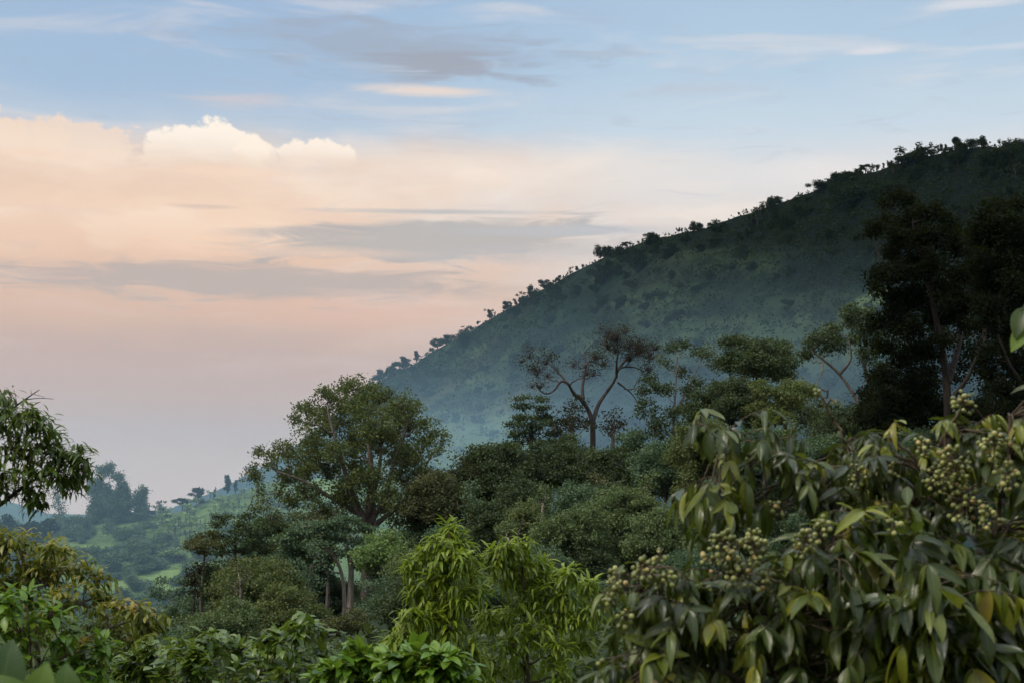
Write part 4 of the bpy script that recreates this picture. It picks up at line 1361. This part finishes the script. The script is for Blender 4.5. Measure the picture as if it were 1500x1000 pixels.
N_DARK = foliage('overhang_leaf', pal((0.030, 0.054, 0.008), (0.055, 0.095, 0.012), (0.11, 0.16, 0.020)), 0.42, 0.4, 0.35, 0.0, 3)
N_BROAD = foliage('broad_leaf', pal((0.028, 0.062, 0.022), (0.058, 0.11, 0.02), (0.10, 0.16, 0.022)), 0.5, 0.2, 0.3, 0.35, 5)
M_FRUITSKIN, _t = newmat('fruit_skin')
_g = _t.new('ShaderNodeNewGeometry')
_a = _t.new('ShaderNodeAttribute', attribute_name='tint')
_c = _t.ramp(_a.outputs['Fac'], [(0.0, (0.075, 0.085, 0.016, 1)), (0.6, (0.15, 0.165, 0.036, 1)), (0.92, (0.29, 0.29, 0.09, 1)), (1.0, (0.30, 0.19, 0.06, 1))])
_n = _t.noise(_g.outputs['Position'], 300, 3, 0.6)
_c = _t.mix(_t.math('MULTIPLY', _t.smooth(_n, 0.58, 0.72), 0.4), _c, (0.09, 0.07, 0.02, 1))
_p = _t.new('ShaderNodeBsdfPrincipled')
_t.put(_p.inputs['Base Color'], _c)
_p.inputs['Roughness'].default_value = 0.42
_p.inputs['Subsurface Weight'].default_value = 0.1
_p.inputs['Subsurface Radius'].default_value = (0.004, 0.004, 0.002)
_o = _t.new('ShaderNodeOutputMaterial')
_t.l.new(_p.outputs[0], _o.inputs[0])

LANCE = [blade(6, 0.20, d, 0.04, 2, 0.42) for d in (0.35, 0.6, 0.9)]
OVATE = [blade(5, 0.46, d, 0.06, 2, 0.4) for d in (0.25, 0.5)]
OBLONG = [blade(5, 0.32, d, 0.05, 2, 0.5) for d in (0.35, 0.65)]


def near_plant(name, label, cat, base_px, Y, stems, rows, leaf, leafmat, brk, tpls, seed, dens=1.0, sub=0.10, per=9, r0=0.03, group=None, hang=0.15, up=0.5, young=0.0, deep=0.7, rmax=0.02, twig=0.003, tips=0.005, dz=0.9, **kw):
    rng = np.random.default_rng(seed)
    b = base_at(base_px, Y)
    pl = Plant(name, label, cat, b, seed, brk, group, 'stem' if cat in ('shrub', 'plant', 'sapling') else 'trunk', 'foliage' if cat in ('shrub', 'plant', 'sapling') else 'crown')
    for st in stems:
        pts = [b if q == 'base' else at(q[0], q[1], Y + (q[2] if len(q) > 2 else 0)) for q in st[0]]
        pl.stem(pts, st[1], st[2], 7)
    cl = pc(rows, Y, rng, deep, dz)
    for i, tp in enumerate(tpls):
        pl.crown(cl, dens / len(tpls), sub, leaf, per, tpl=tp, rmax=rmax, twig=twig, tuft=True, hang=hang, up=up, young=young, tiplimb=tips, **kw)
    return pl.finish(leafmat)


def build_near():
    global DENS
    DENS = 1.0
    # saplings with drooping narrow leaves
    near_plant('sapling', 'lime green sapling with drooping narrow leaves and the tallest single leader', 'sapling', 655, 13,
               [(['base', (655, 1000), (652, 900), (656, 830), (658, 776)], 0.05, 0.006)],
               [(658, 778, 9), (641, 797, 8), (673, 800, 12), (626, 817, 10), (602, 826, 7), (650, 815, 15), (684, 820, 12), (658, 845, 24), (690, 846, 14), (640, 852, 16), (650, 880, 20), (624, 872, 12), (610, 866, 9), (672, 880, 16),
                (690, 868, 12), (605, 902, 13), (630, 912, 20), (660, 918, 22), (592, 932, 12), (620, 945, 22), (574, 940, 8), (690, 950, 18), (650, 965, 28), (610, 985, 24), (700, 985, 22)],
               0.12, N_LIME, B_TWIG, LANCE, 31, dens=2.8, sub=0.085, per=9, hang=0.35, up=0.4, spread=1.3, young=0.5)
    near_plant('sapling', 'bushier lime green sapling of drooping narrow leaves touching the fruiting bush', 'sapling', 775, 13.5,
               [(['base', (775, 1000), (768, 900), (766, 830), (764, 802)], 0.05, 0.006)],
               [(745, 800, 8), (765, 798, 10), (726, 812, 7), (736, 826, 12), (770, 826, 15), (792, 832, 12), (770, 856, 22), (746, 850, 14), (806, 846, 10), (800, 870, 17), (830, 842, 8), (826, 874, 12), (775, 890, 22), (740, 902, 15),
                (716, 906, 11), (810, 905, 17), (840, 910, 15), (780, 930, 25), (752, 945, 22), (810, 950, 22), (862, 898, 11), (770, 975, 26), (820, 982, 20), (722, 985, 18), (850, 940, 10), (862, 860, 10)],
               0.12, N_LIME, B_TWIG, LANCE, 32, dens=2.8, sub=0.085, per=9, hang=0.35, up=0.4, spread=1.3, young=0.5)
    # bronze-tipped tree at the left
    near_plant('bronze_tree', 'young tree with yellow-bronze tipped leaves sloping down from the left edge', 'tree', 60, 18,
               [(['base', (60, 1000), (50, 920), (40, 850), (30, 800)], 0.10, 0.02), ([(52, 930), (100, 890), (150, 870)], 0.04, 0.012), ([(58, 980), (130, 930), (200, 905)], 0.04, 0.012)],
               [(5, 800, 30), (30, 795, 22), (62, 808, 28), (82, 800, 16), (108, 830, 24), (62, 850, 32), (10, 850, 30), (140, 850, 18), (120, 878, 28), (150, 880, 16), (176, 892, 16), (200, 896, 15), (216, 910, 12), (226, 906, 8), (80, 900, 34),
                (150, 922, 26), (190, 930, 20), (40, 920, 30), (-30, 800, 40), (-30, 860, 40), (20, 880, 26), (120, 960, 30), (180, 965, 26), (220, 945, 16), (92, 815, 14), (45, 830, 20)],
               0.125, N_BRONZE, B_GREY, OBLONG, 33, dens=4.2, sub=0.13, per=12, hang=0.4, up=0.35, young=0.6, r0=0.1, rmax=0.03, twig=0.005, tips=0.01)
    near_plant('roundleaf_shrub', 'bright green round-leaved shrub in front of the bronze-tipped tree', 'shrub', 50, 9,
               [(['base', (50, 1050), (45, 960), (40, 890)], 0.03, 0.006), ([(48, 1000), (90, 960), (130, 950)], 0.015, 0.004)],
               [(20, 890, 20), (44, 880, 14), (76, 902, 18), (30, 922, 28), (92, 932, 24), (60, 960, 34), (122, 960, 26), (150, 980, 24), (110, 988, 28), (0, 900, 24), (10, 950, 30), (150, 950, 12)],
               0.085, N_GREEN, B_TWIG, OVATE, 34, dens=1.7, sub=0.07, per=8, hang=0.3, up=0.5)
    near_plant('hedge_shrub', 'leafy shrub with reddish young tips, widest along the bottom edge', 'shrub', 360, 13,
               [(['base', (360, 1040), (380, 980), (430, 930)], 0.03, 0.006), (['base', (340, 1030), (310, 960)], 0.03, 0.006), ([(360, 1040), (270, 980), (256, 955)], 0.02, 0.005)],
               [(258, 952, 20), (300, 938, 18), (322, 945, 20), (350, 960, 20), (390, 946, 16), (410, 938, 12), (440, 928, 16), (452, 917, 10), (430, 960, 24), (470, 962, 13), (380, 980, 28), (300, 985, 32), (250, 985, 28), (460, 988, 22), (420, 995, 26), (345, 995, 28), (275, 962, 16)],
               0.115, N_MIX, B_TWIG, OVATE, 35, dens=3.2, sub=0.10, per=9, hang=0.3, up=0.45, young=0.5)
    near_plant('hedge_shrub', 'low silvery-green shrub between the wide bottom shrub and the broad lime one', 'shrub', 525, 12,
               [(['base', (525, 1030), (525, 975)], 0.02, 0.005)],
               [(500, 978, 16), (528, 966, 13), (522, 955, 8), (550, 972, 13), (562, 985, 16), (515, 992, 20), (480, 995, 16), (540, 995, 20)],
               0.14, N_GREEN, B_TWIG, OVATE, 36, dens=1.8, sub=0.11, per=9, hang=0.3, up=0.45)
    near_plant('broadleaf_shrub', 'shrub of broad shiny lime leaves at the foot of the left sapling', 'shrub', 625, 8,
               [(['base', (625, 1060), (620, 990), (615, 962)], 0.025, 0.005)],
               [(584, 972, 14), (612, 962, 14), (645, 970, 14), (600, 990, 20), (650, 990, 20), (682, 988, 12), (570, 992, 12), (625, 980, 16)],
               0.105, N_GREEN, B_TWIG, OVATE, 37, dens=2.4, sub=0.085, per=7, hang=0.35, up=0.5)
    near_plant('hedge_shrub', 'dark olive shrub low between bronze-tipped tree and wide bottom shrub', 'shrub', 215, 14,
               [(['base', (215, 1030), (215, 975)], 0.02, 0.005)],
               [(200, 965, 16), (225, 955, 14), (240, 975, 18), (210, 990, 24), (175, 992, 20)],
               0.14, N_MIX, B_TWIG, OVATE, 38, dens=1.8, sub=0.12, per=9, hang=0.3, up=0.45, young=0.3)
    # branch reaching in from a tree beyond the left edge
    near_plant('overhanging_tree', 'dark tree beyond the left edge whose leafy branch hangs into the sky', 'tree', -230, 11,
               [(['base', (-230, 900), (-220, 700), (-210, 560)], 0.14, 0.06), ([(-225, 760), (-120, 770), (-40, 752), (0, 741), (25, 718), (50, 700), (80, 692)], 0.05, 0.008),
                ([(-220, 650), (-120, 650), (-60, 640), (0, 620), (18, 596), (36, 585), (58, 570)], 0.045, 0.003), ([(36, 585), (60, 582), (78, 584)], 0.004, 0.002), ([(25, 592), (22, 575), (20, 570)], 0.003, 0.0015),
                ([(46, 578), (45, 570)], 0.0025, 0.0012), ([(50, 577), (66, 581)], 0.0025, 0.0012), ([(34, 705), (50, 725), (62, 732)], 0.004, 0.002), ([(-100, 650), (0, 655), (60, 660), (105, 675)], 0.03, 0.004)],
               [(3, 582, 9), (12, 608, 14), (30, 615, 14), (48, 606, 10), (56, 618, 9), (26, 642, 20), (58, 656, 18), (64, 630, 10), (85, 664, 14), (104, 676, 12), (120, 688, 7), (96, 700, 11), (70, 692, 14), (40, 688, 17), (8, 660, 18), (46, 718, 11), (50, 734, 6),
                (84, 650, 8), (108, 706, 7), (3, 700, 10), (10, 630, 16), (-30, 620, 30), (-40, 680, 30), (-90, 640, 40), (-150, 560, 50), (-220, 540, 60), (-140, 700, 40), (3, 716, 6), (118, 664, 6), (40, 668, 16), (80, 676, 14)],
               0.088, N_DARK, B_DARK, LANCE[1:] + OBLONG[1:], 39, dens=0.45, sub=0.10, per=5, hang=0.2, up=0.4, spread=1.4, rmax=0.03, twig=0.003, deep=0.25)
    # broad soft leaves in the lower left corner
    rng = np.random.default_rng(40)
    Y = 2.5
    b = base_at(30, Y)
    pl = Plant('broadleaf_plant', 'big smooth pale green leaves in the lower left corner', 'plant', b, 40, B_TWIG, None, 'stem', 'leaf')
    pl.stem([b, at(30, 1150, Y), at(35, 1040, Y)], 0.012, 0.006)
    tp = blade(9, 0.80, 0.45, 0.05, 4, 0.36)
    for px, py, qx, qy, L, ti, dy in [(2, 1015, 8, 940, 0.095, 0.12, 0.05), (52, 1030, 62, 968, 0.07, 0.8, -0.03), (96, 1030, 92, 965, 0.07, 0.35, 0.04), (30, 1050, -10, 990, 0.09, .6, -0.1), (70, 1050, 130, 1000, 0.09, .5, 0.1)]:
        a = at(px, py, Y + dy)
        T_ = at(qx, qy, Y + dy - 0.02) - a
        pl.tb.add([at(35, 1060, Y) - b, (at(35, 1060, Y) + a) / 2 - b + UP * 0.004, a - b], [0.004, 0.003, 0.002], 5)
        V, Q, A, U = scatter(tp, (a - b)[None], T_[None], np.array([[0.1, -0.9, 0.45]]), np.array([L]), np.array([ti]))
        link('leaf', make_mesh('leaf', V, Q, [N_BROAD], attr=A, uv=U, smooth=True), pl.root)
    pl.finish(N_BROAD)
    # leaf tip poking in at the right edge
    Y = 3.6
    b = base_at(1680, Y)
    pl = Plant('edge_tree', 'tree beyond the right edge showing one vivid green leaf and dark ones', 'tree', b, 41, B_DARK, None, 'trunk', 'leaf')
    pl.stem([b, at(1690, 800, Y), at(1680, 500, Y), at(1670, 330, Y)], 0.05, 0.03)
    pl.stem([at(1682, 520, Y), at(1600, 440, Y), at(1530, 440, Y), at(1495, 455, Y)], 0.012, 0.003)
    tp = blade(8, 0.5, 0.35, 0.05, 4, 0.4)
    for px, py, qx, qy, L, ti in [(1512, 470, 1468, 515, 0.10, 0.9), (1520, 440, 1484, 468, 0.07, 0.05), (1500, 450, 1482, 495, 0.09, 0.0), (1560, 440, 1540, 520, 0.13, 0.5), (1590, 440, 1570, 390, 0.12, 0.3), (1540, 440, 1525, 500, 0.12, 0.2)]:
        a = at(px, py, Y)
        T_ = at(qx, qy, Y - 0.04) - a
        V, Q, A, U = scatter(tp, (a - b)[None], T_[None], np.array([[-0.3, -0.75, 0.5]]), np.array([L]), np.array([ti]))
        link('leaf', make_mesh('leaf', V, Q, [N_BROAD if ti > .6 else N_DARK], attr=A, uv=U, smooth=True), pl.root)
    pl.finish(N_BROAD)


def cube_sphere(n=3):
    V, Q = [], []
    for ax in range(3):
        for sg in (-1, 1):
            o = len(V)
            for i in range(n + 1):
                for j in range(n + 1):
                    p = np.zeros(3)
                    p[ax] = sg
                    p[(ax + 1) % 3] = math.tan((2 * i / n - 1) * math.pi / 4)
                    p[(ax + 2) % 3] = math.tan((2 * j / n - 1) * math.pi / 4) * sg
                    p /= np.linalg.norm(p)
                    V.append(p)
            for i in range(n):
                for j in range(n):
                    a = o + i * (n + 1) + j
                    Q.append((a, a + n + 1, a + n + 2, a + 1))
    V = np.array(V)
    V = V * np.array([1, 1.12, 1]) * 0.5
    V[:, 1] += 0.05 * np.exp(-((V[:, 0] ** 2 + V[:, 2] ** 2) / 0.01)) * (V[:, 1] > 0)
    return V, np.array(Q), np.zeros((len(V), 2))


def build_fruiting_bush():
    rng = np.random.default_rng(60)
    Y0 = 4.2
    base = base_at(1330, Y0)
    root = empty('fruiting_bush', tuple(base), 'big bush with drooping glossy leaves and clusters of green-yellow fruits', 'bush')
    SPH = cube_sphere()
    LEAF = [blade(8, w, d, 0.07, 4, pk, c) for w, d, pk, c in ((0.30, 0.35, 0.46, 0.1), (0.28, 0.65, 0.48, 0.15), (0.34, 0.5, 0.44, 0.12), (0.26, 0.95, 0.45, 0.1))]
    # branches: path in photo points (x, y, depth offset), start and end radius, leaf-spray spots (x, y, r, count, length), fruit bunches (x, y, r, count)
    BR = [
        dict(path=['base', (1300, 1150, .1), (1290, 960, .1), (1300, 820, .05), (1340, 720, 0), (1385, 650, 0), (1412, 590, 0)], r=(0.028, 0.004),
             sprays=[(1380, 640, 40, 6, .13), (1330, 670, 35, 5, .13), (1420, 620, 35, 6, .12), (1310, 730, 45, 6, .15), (1345, 790, 45, 6, .17), (1300, 850, 50, 7, .19), (1390, 600, 25, 3, .10), (1290, 650, 26, 5, .11)],
             fruit=[(1412, 590, 22, 20), (1398, 684, 34, 42), (1375, 700, 26, 26), (1415, 740, 34, 34), (1350, 655, 18, 12)]),
        dict(path=['base', (1420, 1150, -.1), (1440, 980, -.1), (1450, 840, -.15), (1468, 720, -.1), (1480, 610, -.1)], r=(0.026, 0.005),
             sprays=[(1470, 610, 35, 5, .12), (1495, 650, 40, 6, .14), (1460, 690, 35, 5, .14), (1485, 760, 45, 6, .18), (1440, 830, 50, 7, .19), (1480, 890, 50, 6, .18), (1450, 960, 50, 6, .17), (1505, 580, 30, 4, .12)],
             fruit=[(1455, 650, 26, 26), (1476, 700, 26, 22), (1450, 760, 22, 16), (1490, 640, 18, 10)]),
        dict(path=['base', (1270, 1150, .2), (1250, 980, .2), (1235, 860, .15), (1225, 770, .2), (1190, 710, .2), (1120, 680, .15), (1060, 645, .1), (1010, 630, .05)], r=(0.022, 0.0035),
             sprays=[(1015, 612, 10, 2, .15), (1062, 632, 22, 3, .15), (1030, 690, 18, 3, .16), (1100, 640, 22, 3, .12), (1125, 665, 30, 4, .14), (1180, 672, 28, 4, .12), (1050, 720, 24, 3, .17), (1100, 720, 26, 3, .16), (1180, 730, 34, 4, .16), (1235, 700, 36, 5, .15), (1210, 660, 26, 4, .12)],
             fruit=[(1135, 745, 16, 10), (1255, 695, 20, 12), (1300, 690, 20, 12)]),
        dict(path=[(1262, 700, .2), (1240, 655, .2), (1220, 610, .2), (1200, 574, .2)], r=(0.006, 0.003), sprays=[(1205, 572, 6, 1, .035), (1245, 650, 22, 4, .10), (1270, 660, 24, 4, .11)], fruit=[(1197, 575, 6, 3)]),
        dict(path=['base', (1180, 1120, -.1), (1125, 980, -.15), (1100, 900, -.15), (1082, 820, -.2), (1078, 790, -.2)], r=(0.016, 0.004),
             sprays=[(1060, 840, 34, 5, .14), (1110, 830, 30, 5, .14), (1140, 870, 40, 6, .16), (1090, 900, 40, 6, .16), (1050, 910, 36, 5, .15), (1030, 950, 40, 5, .16), (1120, 960, 40, 5, .16), (1010, 860, 26, 4, .13)],
             fruit=[(1062, 800, 30, 30), (1105, 800, 30, 32), (1085, 840, 28, 22), (1040, 820, 18, 10), (1120, 850, 18, 10)]),
        dict(path=[(1200, 1090, -.2), (1120, 1030, -.25), (1000, 940, -.25), (950, 880, -.25), (920, 840, -.25)], r=(0.012, 0.0035),
             sprays=[(910, 850, 24, 4, .12), (950, 860, 30, 5, .13), (985, 880, 30, 5, .14), (930, 900, 30, 4, .14), (960, 940, 36, 5, .15), (910, 960, 30, 4, .13), (1000, 990, 40, 5, .15), (960, 830, 22, 4, .10), (900, 990, 26, 4, .12)],
             fruit=[(905, 848, 20, 14), (945, 832, 26, 20), (972, 850, 20, 14), (892, 880, 14, 8), (915, 905, 18, 10), (880, 968, 6, 2), (965, 815, 12, 5)]),
        dict(path=[(1225, 1080, -.25), (1185, 990, -.3), (1160, 930, -.3), (1190, 840, -.3), (1215, 800, -.3)], r=(0.014, 0.004),
             sprays=[(1210, 800, 36, 6, .16), (1190, 850, 40, 6, .18), (1240, 880, 46, 6, .20), (1180, 920, 40, 5, .17), (1240, 950, 46, 6, .18), (1170, 790, 26, 4, .13), (1260, 820, 36, 5, .19), (1180, 990, 40, 5, .16)],
             fruit=[(1180, 795, 26, 20), (1205, 770, 16, 10)]),
        dict(path=['base', (1340, 1120, -.35), (1350, 980, -.4), (1345, 880, -.4), (1330, 800, -.4)], r=(0.016, 0.004),
             sprays=[(1330, 810, 36, 5, .19), (1370, 850, 40, 5, .19), (1310, 900, 46, 6, .20), (1380, 920, 46, 6, .18), (1330, 970, 50, 6, .18), (1400, 980, 46, 6, .17), (1290, 990, 40, 5, .17)],
             fruit=[(1310, 770, 14, 6)]),
        dict(path=[(1300, 850, .05), (1265, 780, -.05), (1240, 742, -.1)], r=(0.008, 0.003), sprays=[(1240, 745, 22, 4, .17), (1270, 760, 26, 4, .16), (1215, 745, 16, 3, .18)], fruit=[]),
        dict(path=['base', (1400, 1150, .5), (1390, 980, .6), (1370, 850, .6), (1380, 740, .6)], r=(0.02, 0.005),
             sprays=[(1380, 760, 60, 8, .16), (1450, 800, 60, 8, .16), (1300, 800, 60, 8, .16), (1250, 850, 60, 8, .16), (1350, 900, 70, 9, .17), (1450, 920, 70, 9, .17), (1200, 920, 60, 8, .16), (1280, 720, 40, 6, .14), (1440, 690, 50, 8, .14), (1130, 930, 60, 8, .16), (1060, 960, 50, 8, .16), (1250, 960, 60, 8, .16)],
             fruit=[]),
    ]
    for B in BR:
        tb = Tubes()
        pts = np.array([base if q == 'base' else at(q[0], q[1], Y0 + q[2]) for q in B['path']]) - base
        d = np.concatenate([[0], np.cumsum(np.linalg.norm(np.diff(pts, axis=0), axis=1))])
        q = np.linspace(0, d[-1], 24)
        Pm = np.stack([np.interp(q, d, pts[:, k]) for k in range(3)], 1)
        for _ in range(2):
            Pm[1:-1] = (Pm[:-2] + 2 * Pm[1:-1] + Pm[2:]) / 4
        Pm[1:-1] += rng.normal(size=(22, 3)) * 0.004
        rad = np.linspace(B['r'][0], B['r'][1], 24)
        tb.add(Pm, rad, 8)
        ydep = np.interp(np.linspace(0, 1, 24), np.linspace(0, 1, 24), Pm[:, 1] + base[1])
        LV = [[] for _ in LEAF]
        for sx, sy, sr, cnt, ln in B['sprays']:
            ln, cnt, sx, sy = ln * 0.60, max(1, int(cnt * (1.75 if len(B['fruit']) else 0.7) + .5)), sx + 18, sy + 14
            # hang each spray near its branch
            c0 = at(sx, sy, Y0) - base
            i0 = int(np.argmin(np.linalg.norm(Pm[:, [0, 2]] - c0[[0, 2]], axis=1)))
            dep = Pm[i0, 1] + base[1]
            for _ in range(cnt):
                o = nrm(rng.normal(size=3)) * rng.random() ** .5
                c = at(sx + o[0] * sr, sy + o[2] * sr, dep + o[1] * 0.22) - base
                i = int(np.argmin(np.linalg.norm(Pm - c, axis=1) + 0.6 * np.maximum(0, Pm[:, 2] - c[2])))
                a = Pm[i]
                out = c - a
                out[2] *= 0.4
                dirn = nrm(out + rng.normal(size=3) * 0.06 + np.array([0, -0.06, 0.02]))
                tb.add([a, a * .5 + c * .5 + UP * 0.015, c], [0.0035, 0.003, 0.0025], 5)
                rl = ln * rng.uniform(1.0, 1.6)
                if ln < .05:
                    rl, npair = ln, 2
                else:
                    npair = int(rng.integers(3, 6))
                tt = np.linspace(0, 1, 7)
                rach = c + dirn * rl * tt[:, None] + UP * (0.12 * tt - 0.34 * tt ** 2)[:, None] * rl
                tb.add(rach, np.linspace(0.0022, 0.001, 7), 4)
                side = nrm(np.cross(dirn, UP) + 1e-6)
                gl = rng.uniform(0.05, 1.15)
                tn = rng.beta(1.0, 1.6) * 0.85 if rng.random() > .09 else rng.uniform(.85, 1)
                for t in np.linspace(0.22, 0.94, npair):
                    for sg in (-1, 1):
                        p = c + dirn * rl * t + UP * (0.12 * t - 0.34 * t * t) * rl
                        T_ = rng.normal(size=3) * .2 + side * sg * rng.uniform(.3, .7) + dirn * rng.uniform(.2, .55) - UP * gl * rng.uniform(.6, 1.2)
                        N_ = UP * 0.8 + side * sg * 0.55 * gl + dirn * 0.4 + rng.normal(size=3) * .35
                        LV[rng.integers(len(LEAF))].append((p, T_, N_, ln * rng.uniform(.6, 1.15), np.clip(tn + rng.normal() * .13, 0, 1)))
                p = rach[-1]
                LV[rng.integers(len(LEAF))].append((p, dirn - UP * gl, UP + dirn * .4, ln * rng.uniform(.8, 1.1), np.clip(tn, 0, 1)))
        bo = link('branch', tb.mesh('branch', B_TWIG), root)
        Vs, Qs, As, Us, off = [], [], [], [], 0
        for tp, lv in zip(LEAF, LV):
            if not lv:
                continue
            V, Q, A, U = scatter(tp, np.array([l[0] for l in lv]), np.array([l[1] for l in lv]), nrm(np.array([l[2] for l in lv])), np.array([l[3] for l in lv]), np.array([l[4] for l in lv]))
            Vs.append(V); Qs.append(Q + off); As.append(A); Us.append(U)
            off += len(V)
        link('leaves', make_mesh('leaves', np.concatenate(Vs), np.concatenate(Qs), [N_FRUIT], attr=np.concatenate(As), uv=np.concatenate(Us), smooth=True), bo)
        for fx, fy, fr, cnt in B['fruit']:
            cnt, fr = int(cnt * 1.35), fr * 0.86
            c0 = at(fx, fy, Y0) - base
            i = int(np.argmin(np.linalg.norm(Pm[:, [0, 2]] - c0[[0, 2]], axis=1)))
            dep = Pm[i, 1] + base[1] - 0.24
            c = at(fx, fy, dep) - base
            k = dep / F
            a = Pm[max(0, i - 1)]
            st = Tubes()
            ax = limb(a, c + UP * fr * k * .4, rng, .2, 6, .03)
            st.add(ax, np.linspace(.003, .0018, 6), 5)
            pts = []
            tries = 0
            dm = 0.0138
            while len(pts) < cnt and tries < 4000:
                tries += 1
                v = nrm(rng.normal(size=3)) * rng.random() ** .4 * fr * k * np.array([1, .8, 1.1])
                if all(np.linalg.norm(v - w) > dm * .88 for w in pts):
                    pts.append(v)
            pts = np.array(pts)
            for v in pts:
                st.add([ax[-1] * .6 + c * .4, c + v * .55 + UP * .004, c + v], [.0014, .0012, .001], 3)
            n = len(pts)
            V, Q, A, U = scatter(SPH, c + pts, nrm(pts + rng.normal(size=(n, 3)) * .01), UP + rdir(rng, n) * .4, dm * rng.uniform(.55, 1.15, n), rng.random(n))
            sv, sq = np.concatenate(st.V), np.concatenate(st.Q)
            link('fruit_bunch', make_mesh('fruit_bunch', np.concatenate([V, sv]), np.concatenate([Q, sq + len(V)]), [M_FRUITSKIN, B_TWIG], attr=np.concatenate([A, np.zeros(len(sv))]),
                                          midx=[0] * len(Q) + [1] * len(sq), smooth=True), bo)


build_near()
build_fruiting_bush()

# ------------------------------------------------------------------ haze and valley mist
def air(name, x0, x1, y0, y1, z0, z1, dens, color, label):
    V = [(x, y, z) for x in (x0, x1) for y in (y0, y1) for z in (z0, z1)]
    Q = [(0, 1, 3, 2), (4, 6, 7, 5), (0, 4, 5, 1), (2, 3, 7, 6), (0, 2, 6, 4), (1, 5, 7, 3)]
    m, t = newmat(name)
    pv = t.new('ShaderNodeVolumePrincipled')
    pv.inputs['Color'].default_value = (*color, 1)
    pv.inputs['Density'].default_value = dens
    pv.inputs['Anisotropy'].default_value = 0.1
    out = t.new('ShaderNodeOutputMaterial')
    t.l.new(pv.outputs[0], out.inputs['Volume'])
    o = link(name, make_mesh(name, V, Q, [m]))
    tag(o, label, kind='stuff')
    return o


air('haze', -3000, 3000, -70, 3300, -91, 400, HAZE_D, (0.42, 0.74, 1.0), 'bluish evening haze filling the valley air')

air('mist', -900, 900, 195, 760, -75, 36, MIST_D, (0.46, 0.76, 0.95), 'pale bluish mist lying low in the valley at the foot of the big hill')
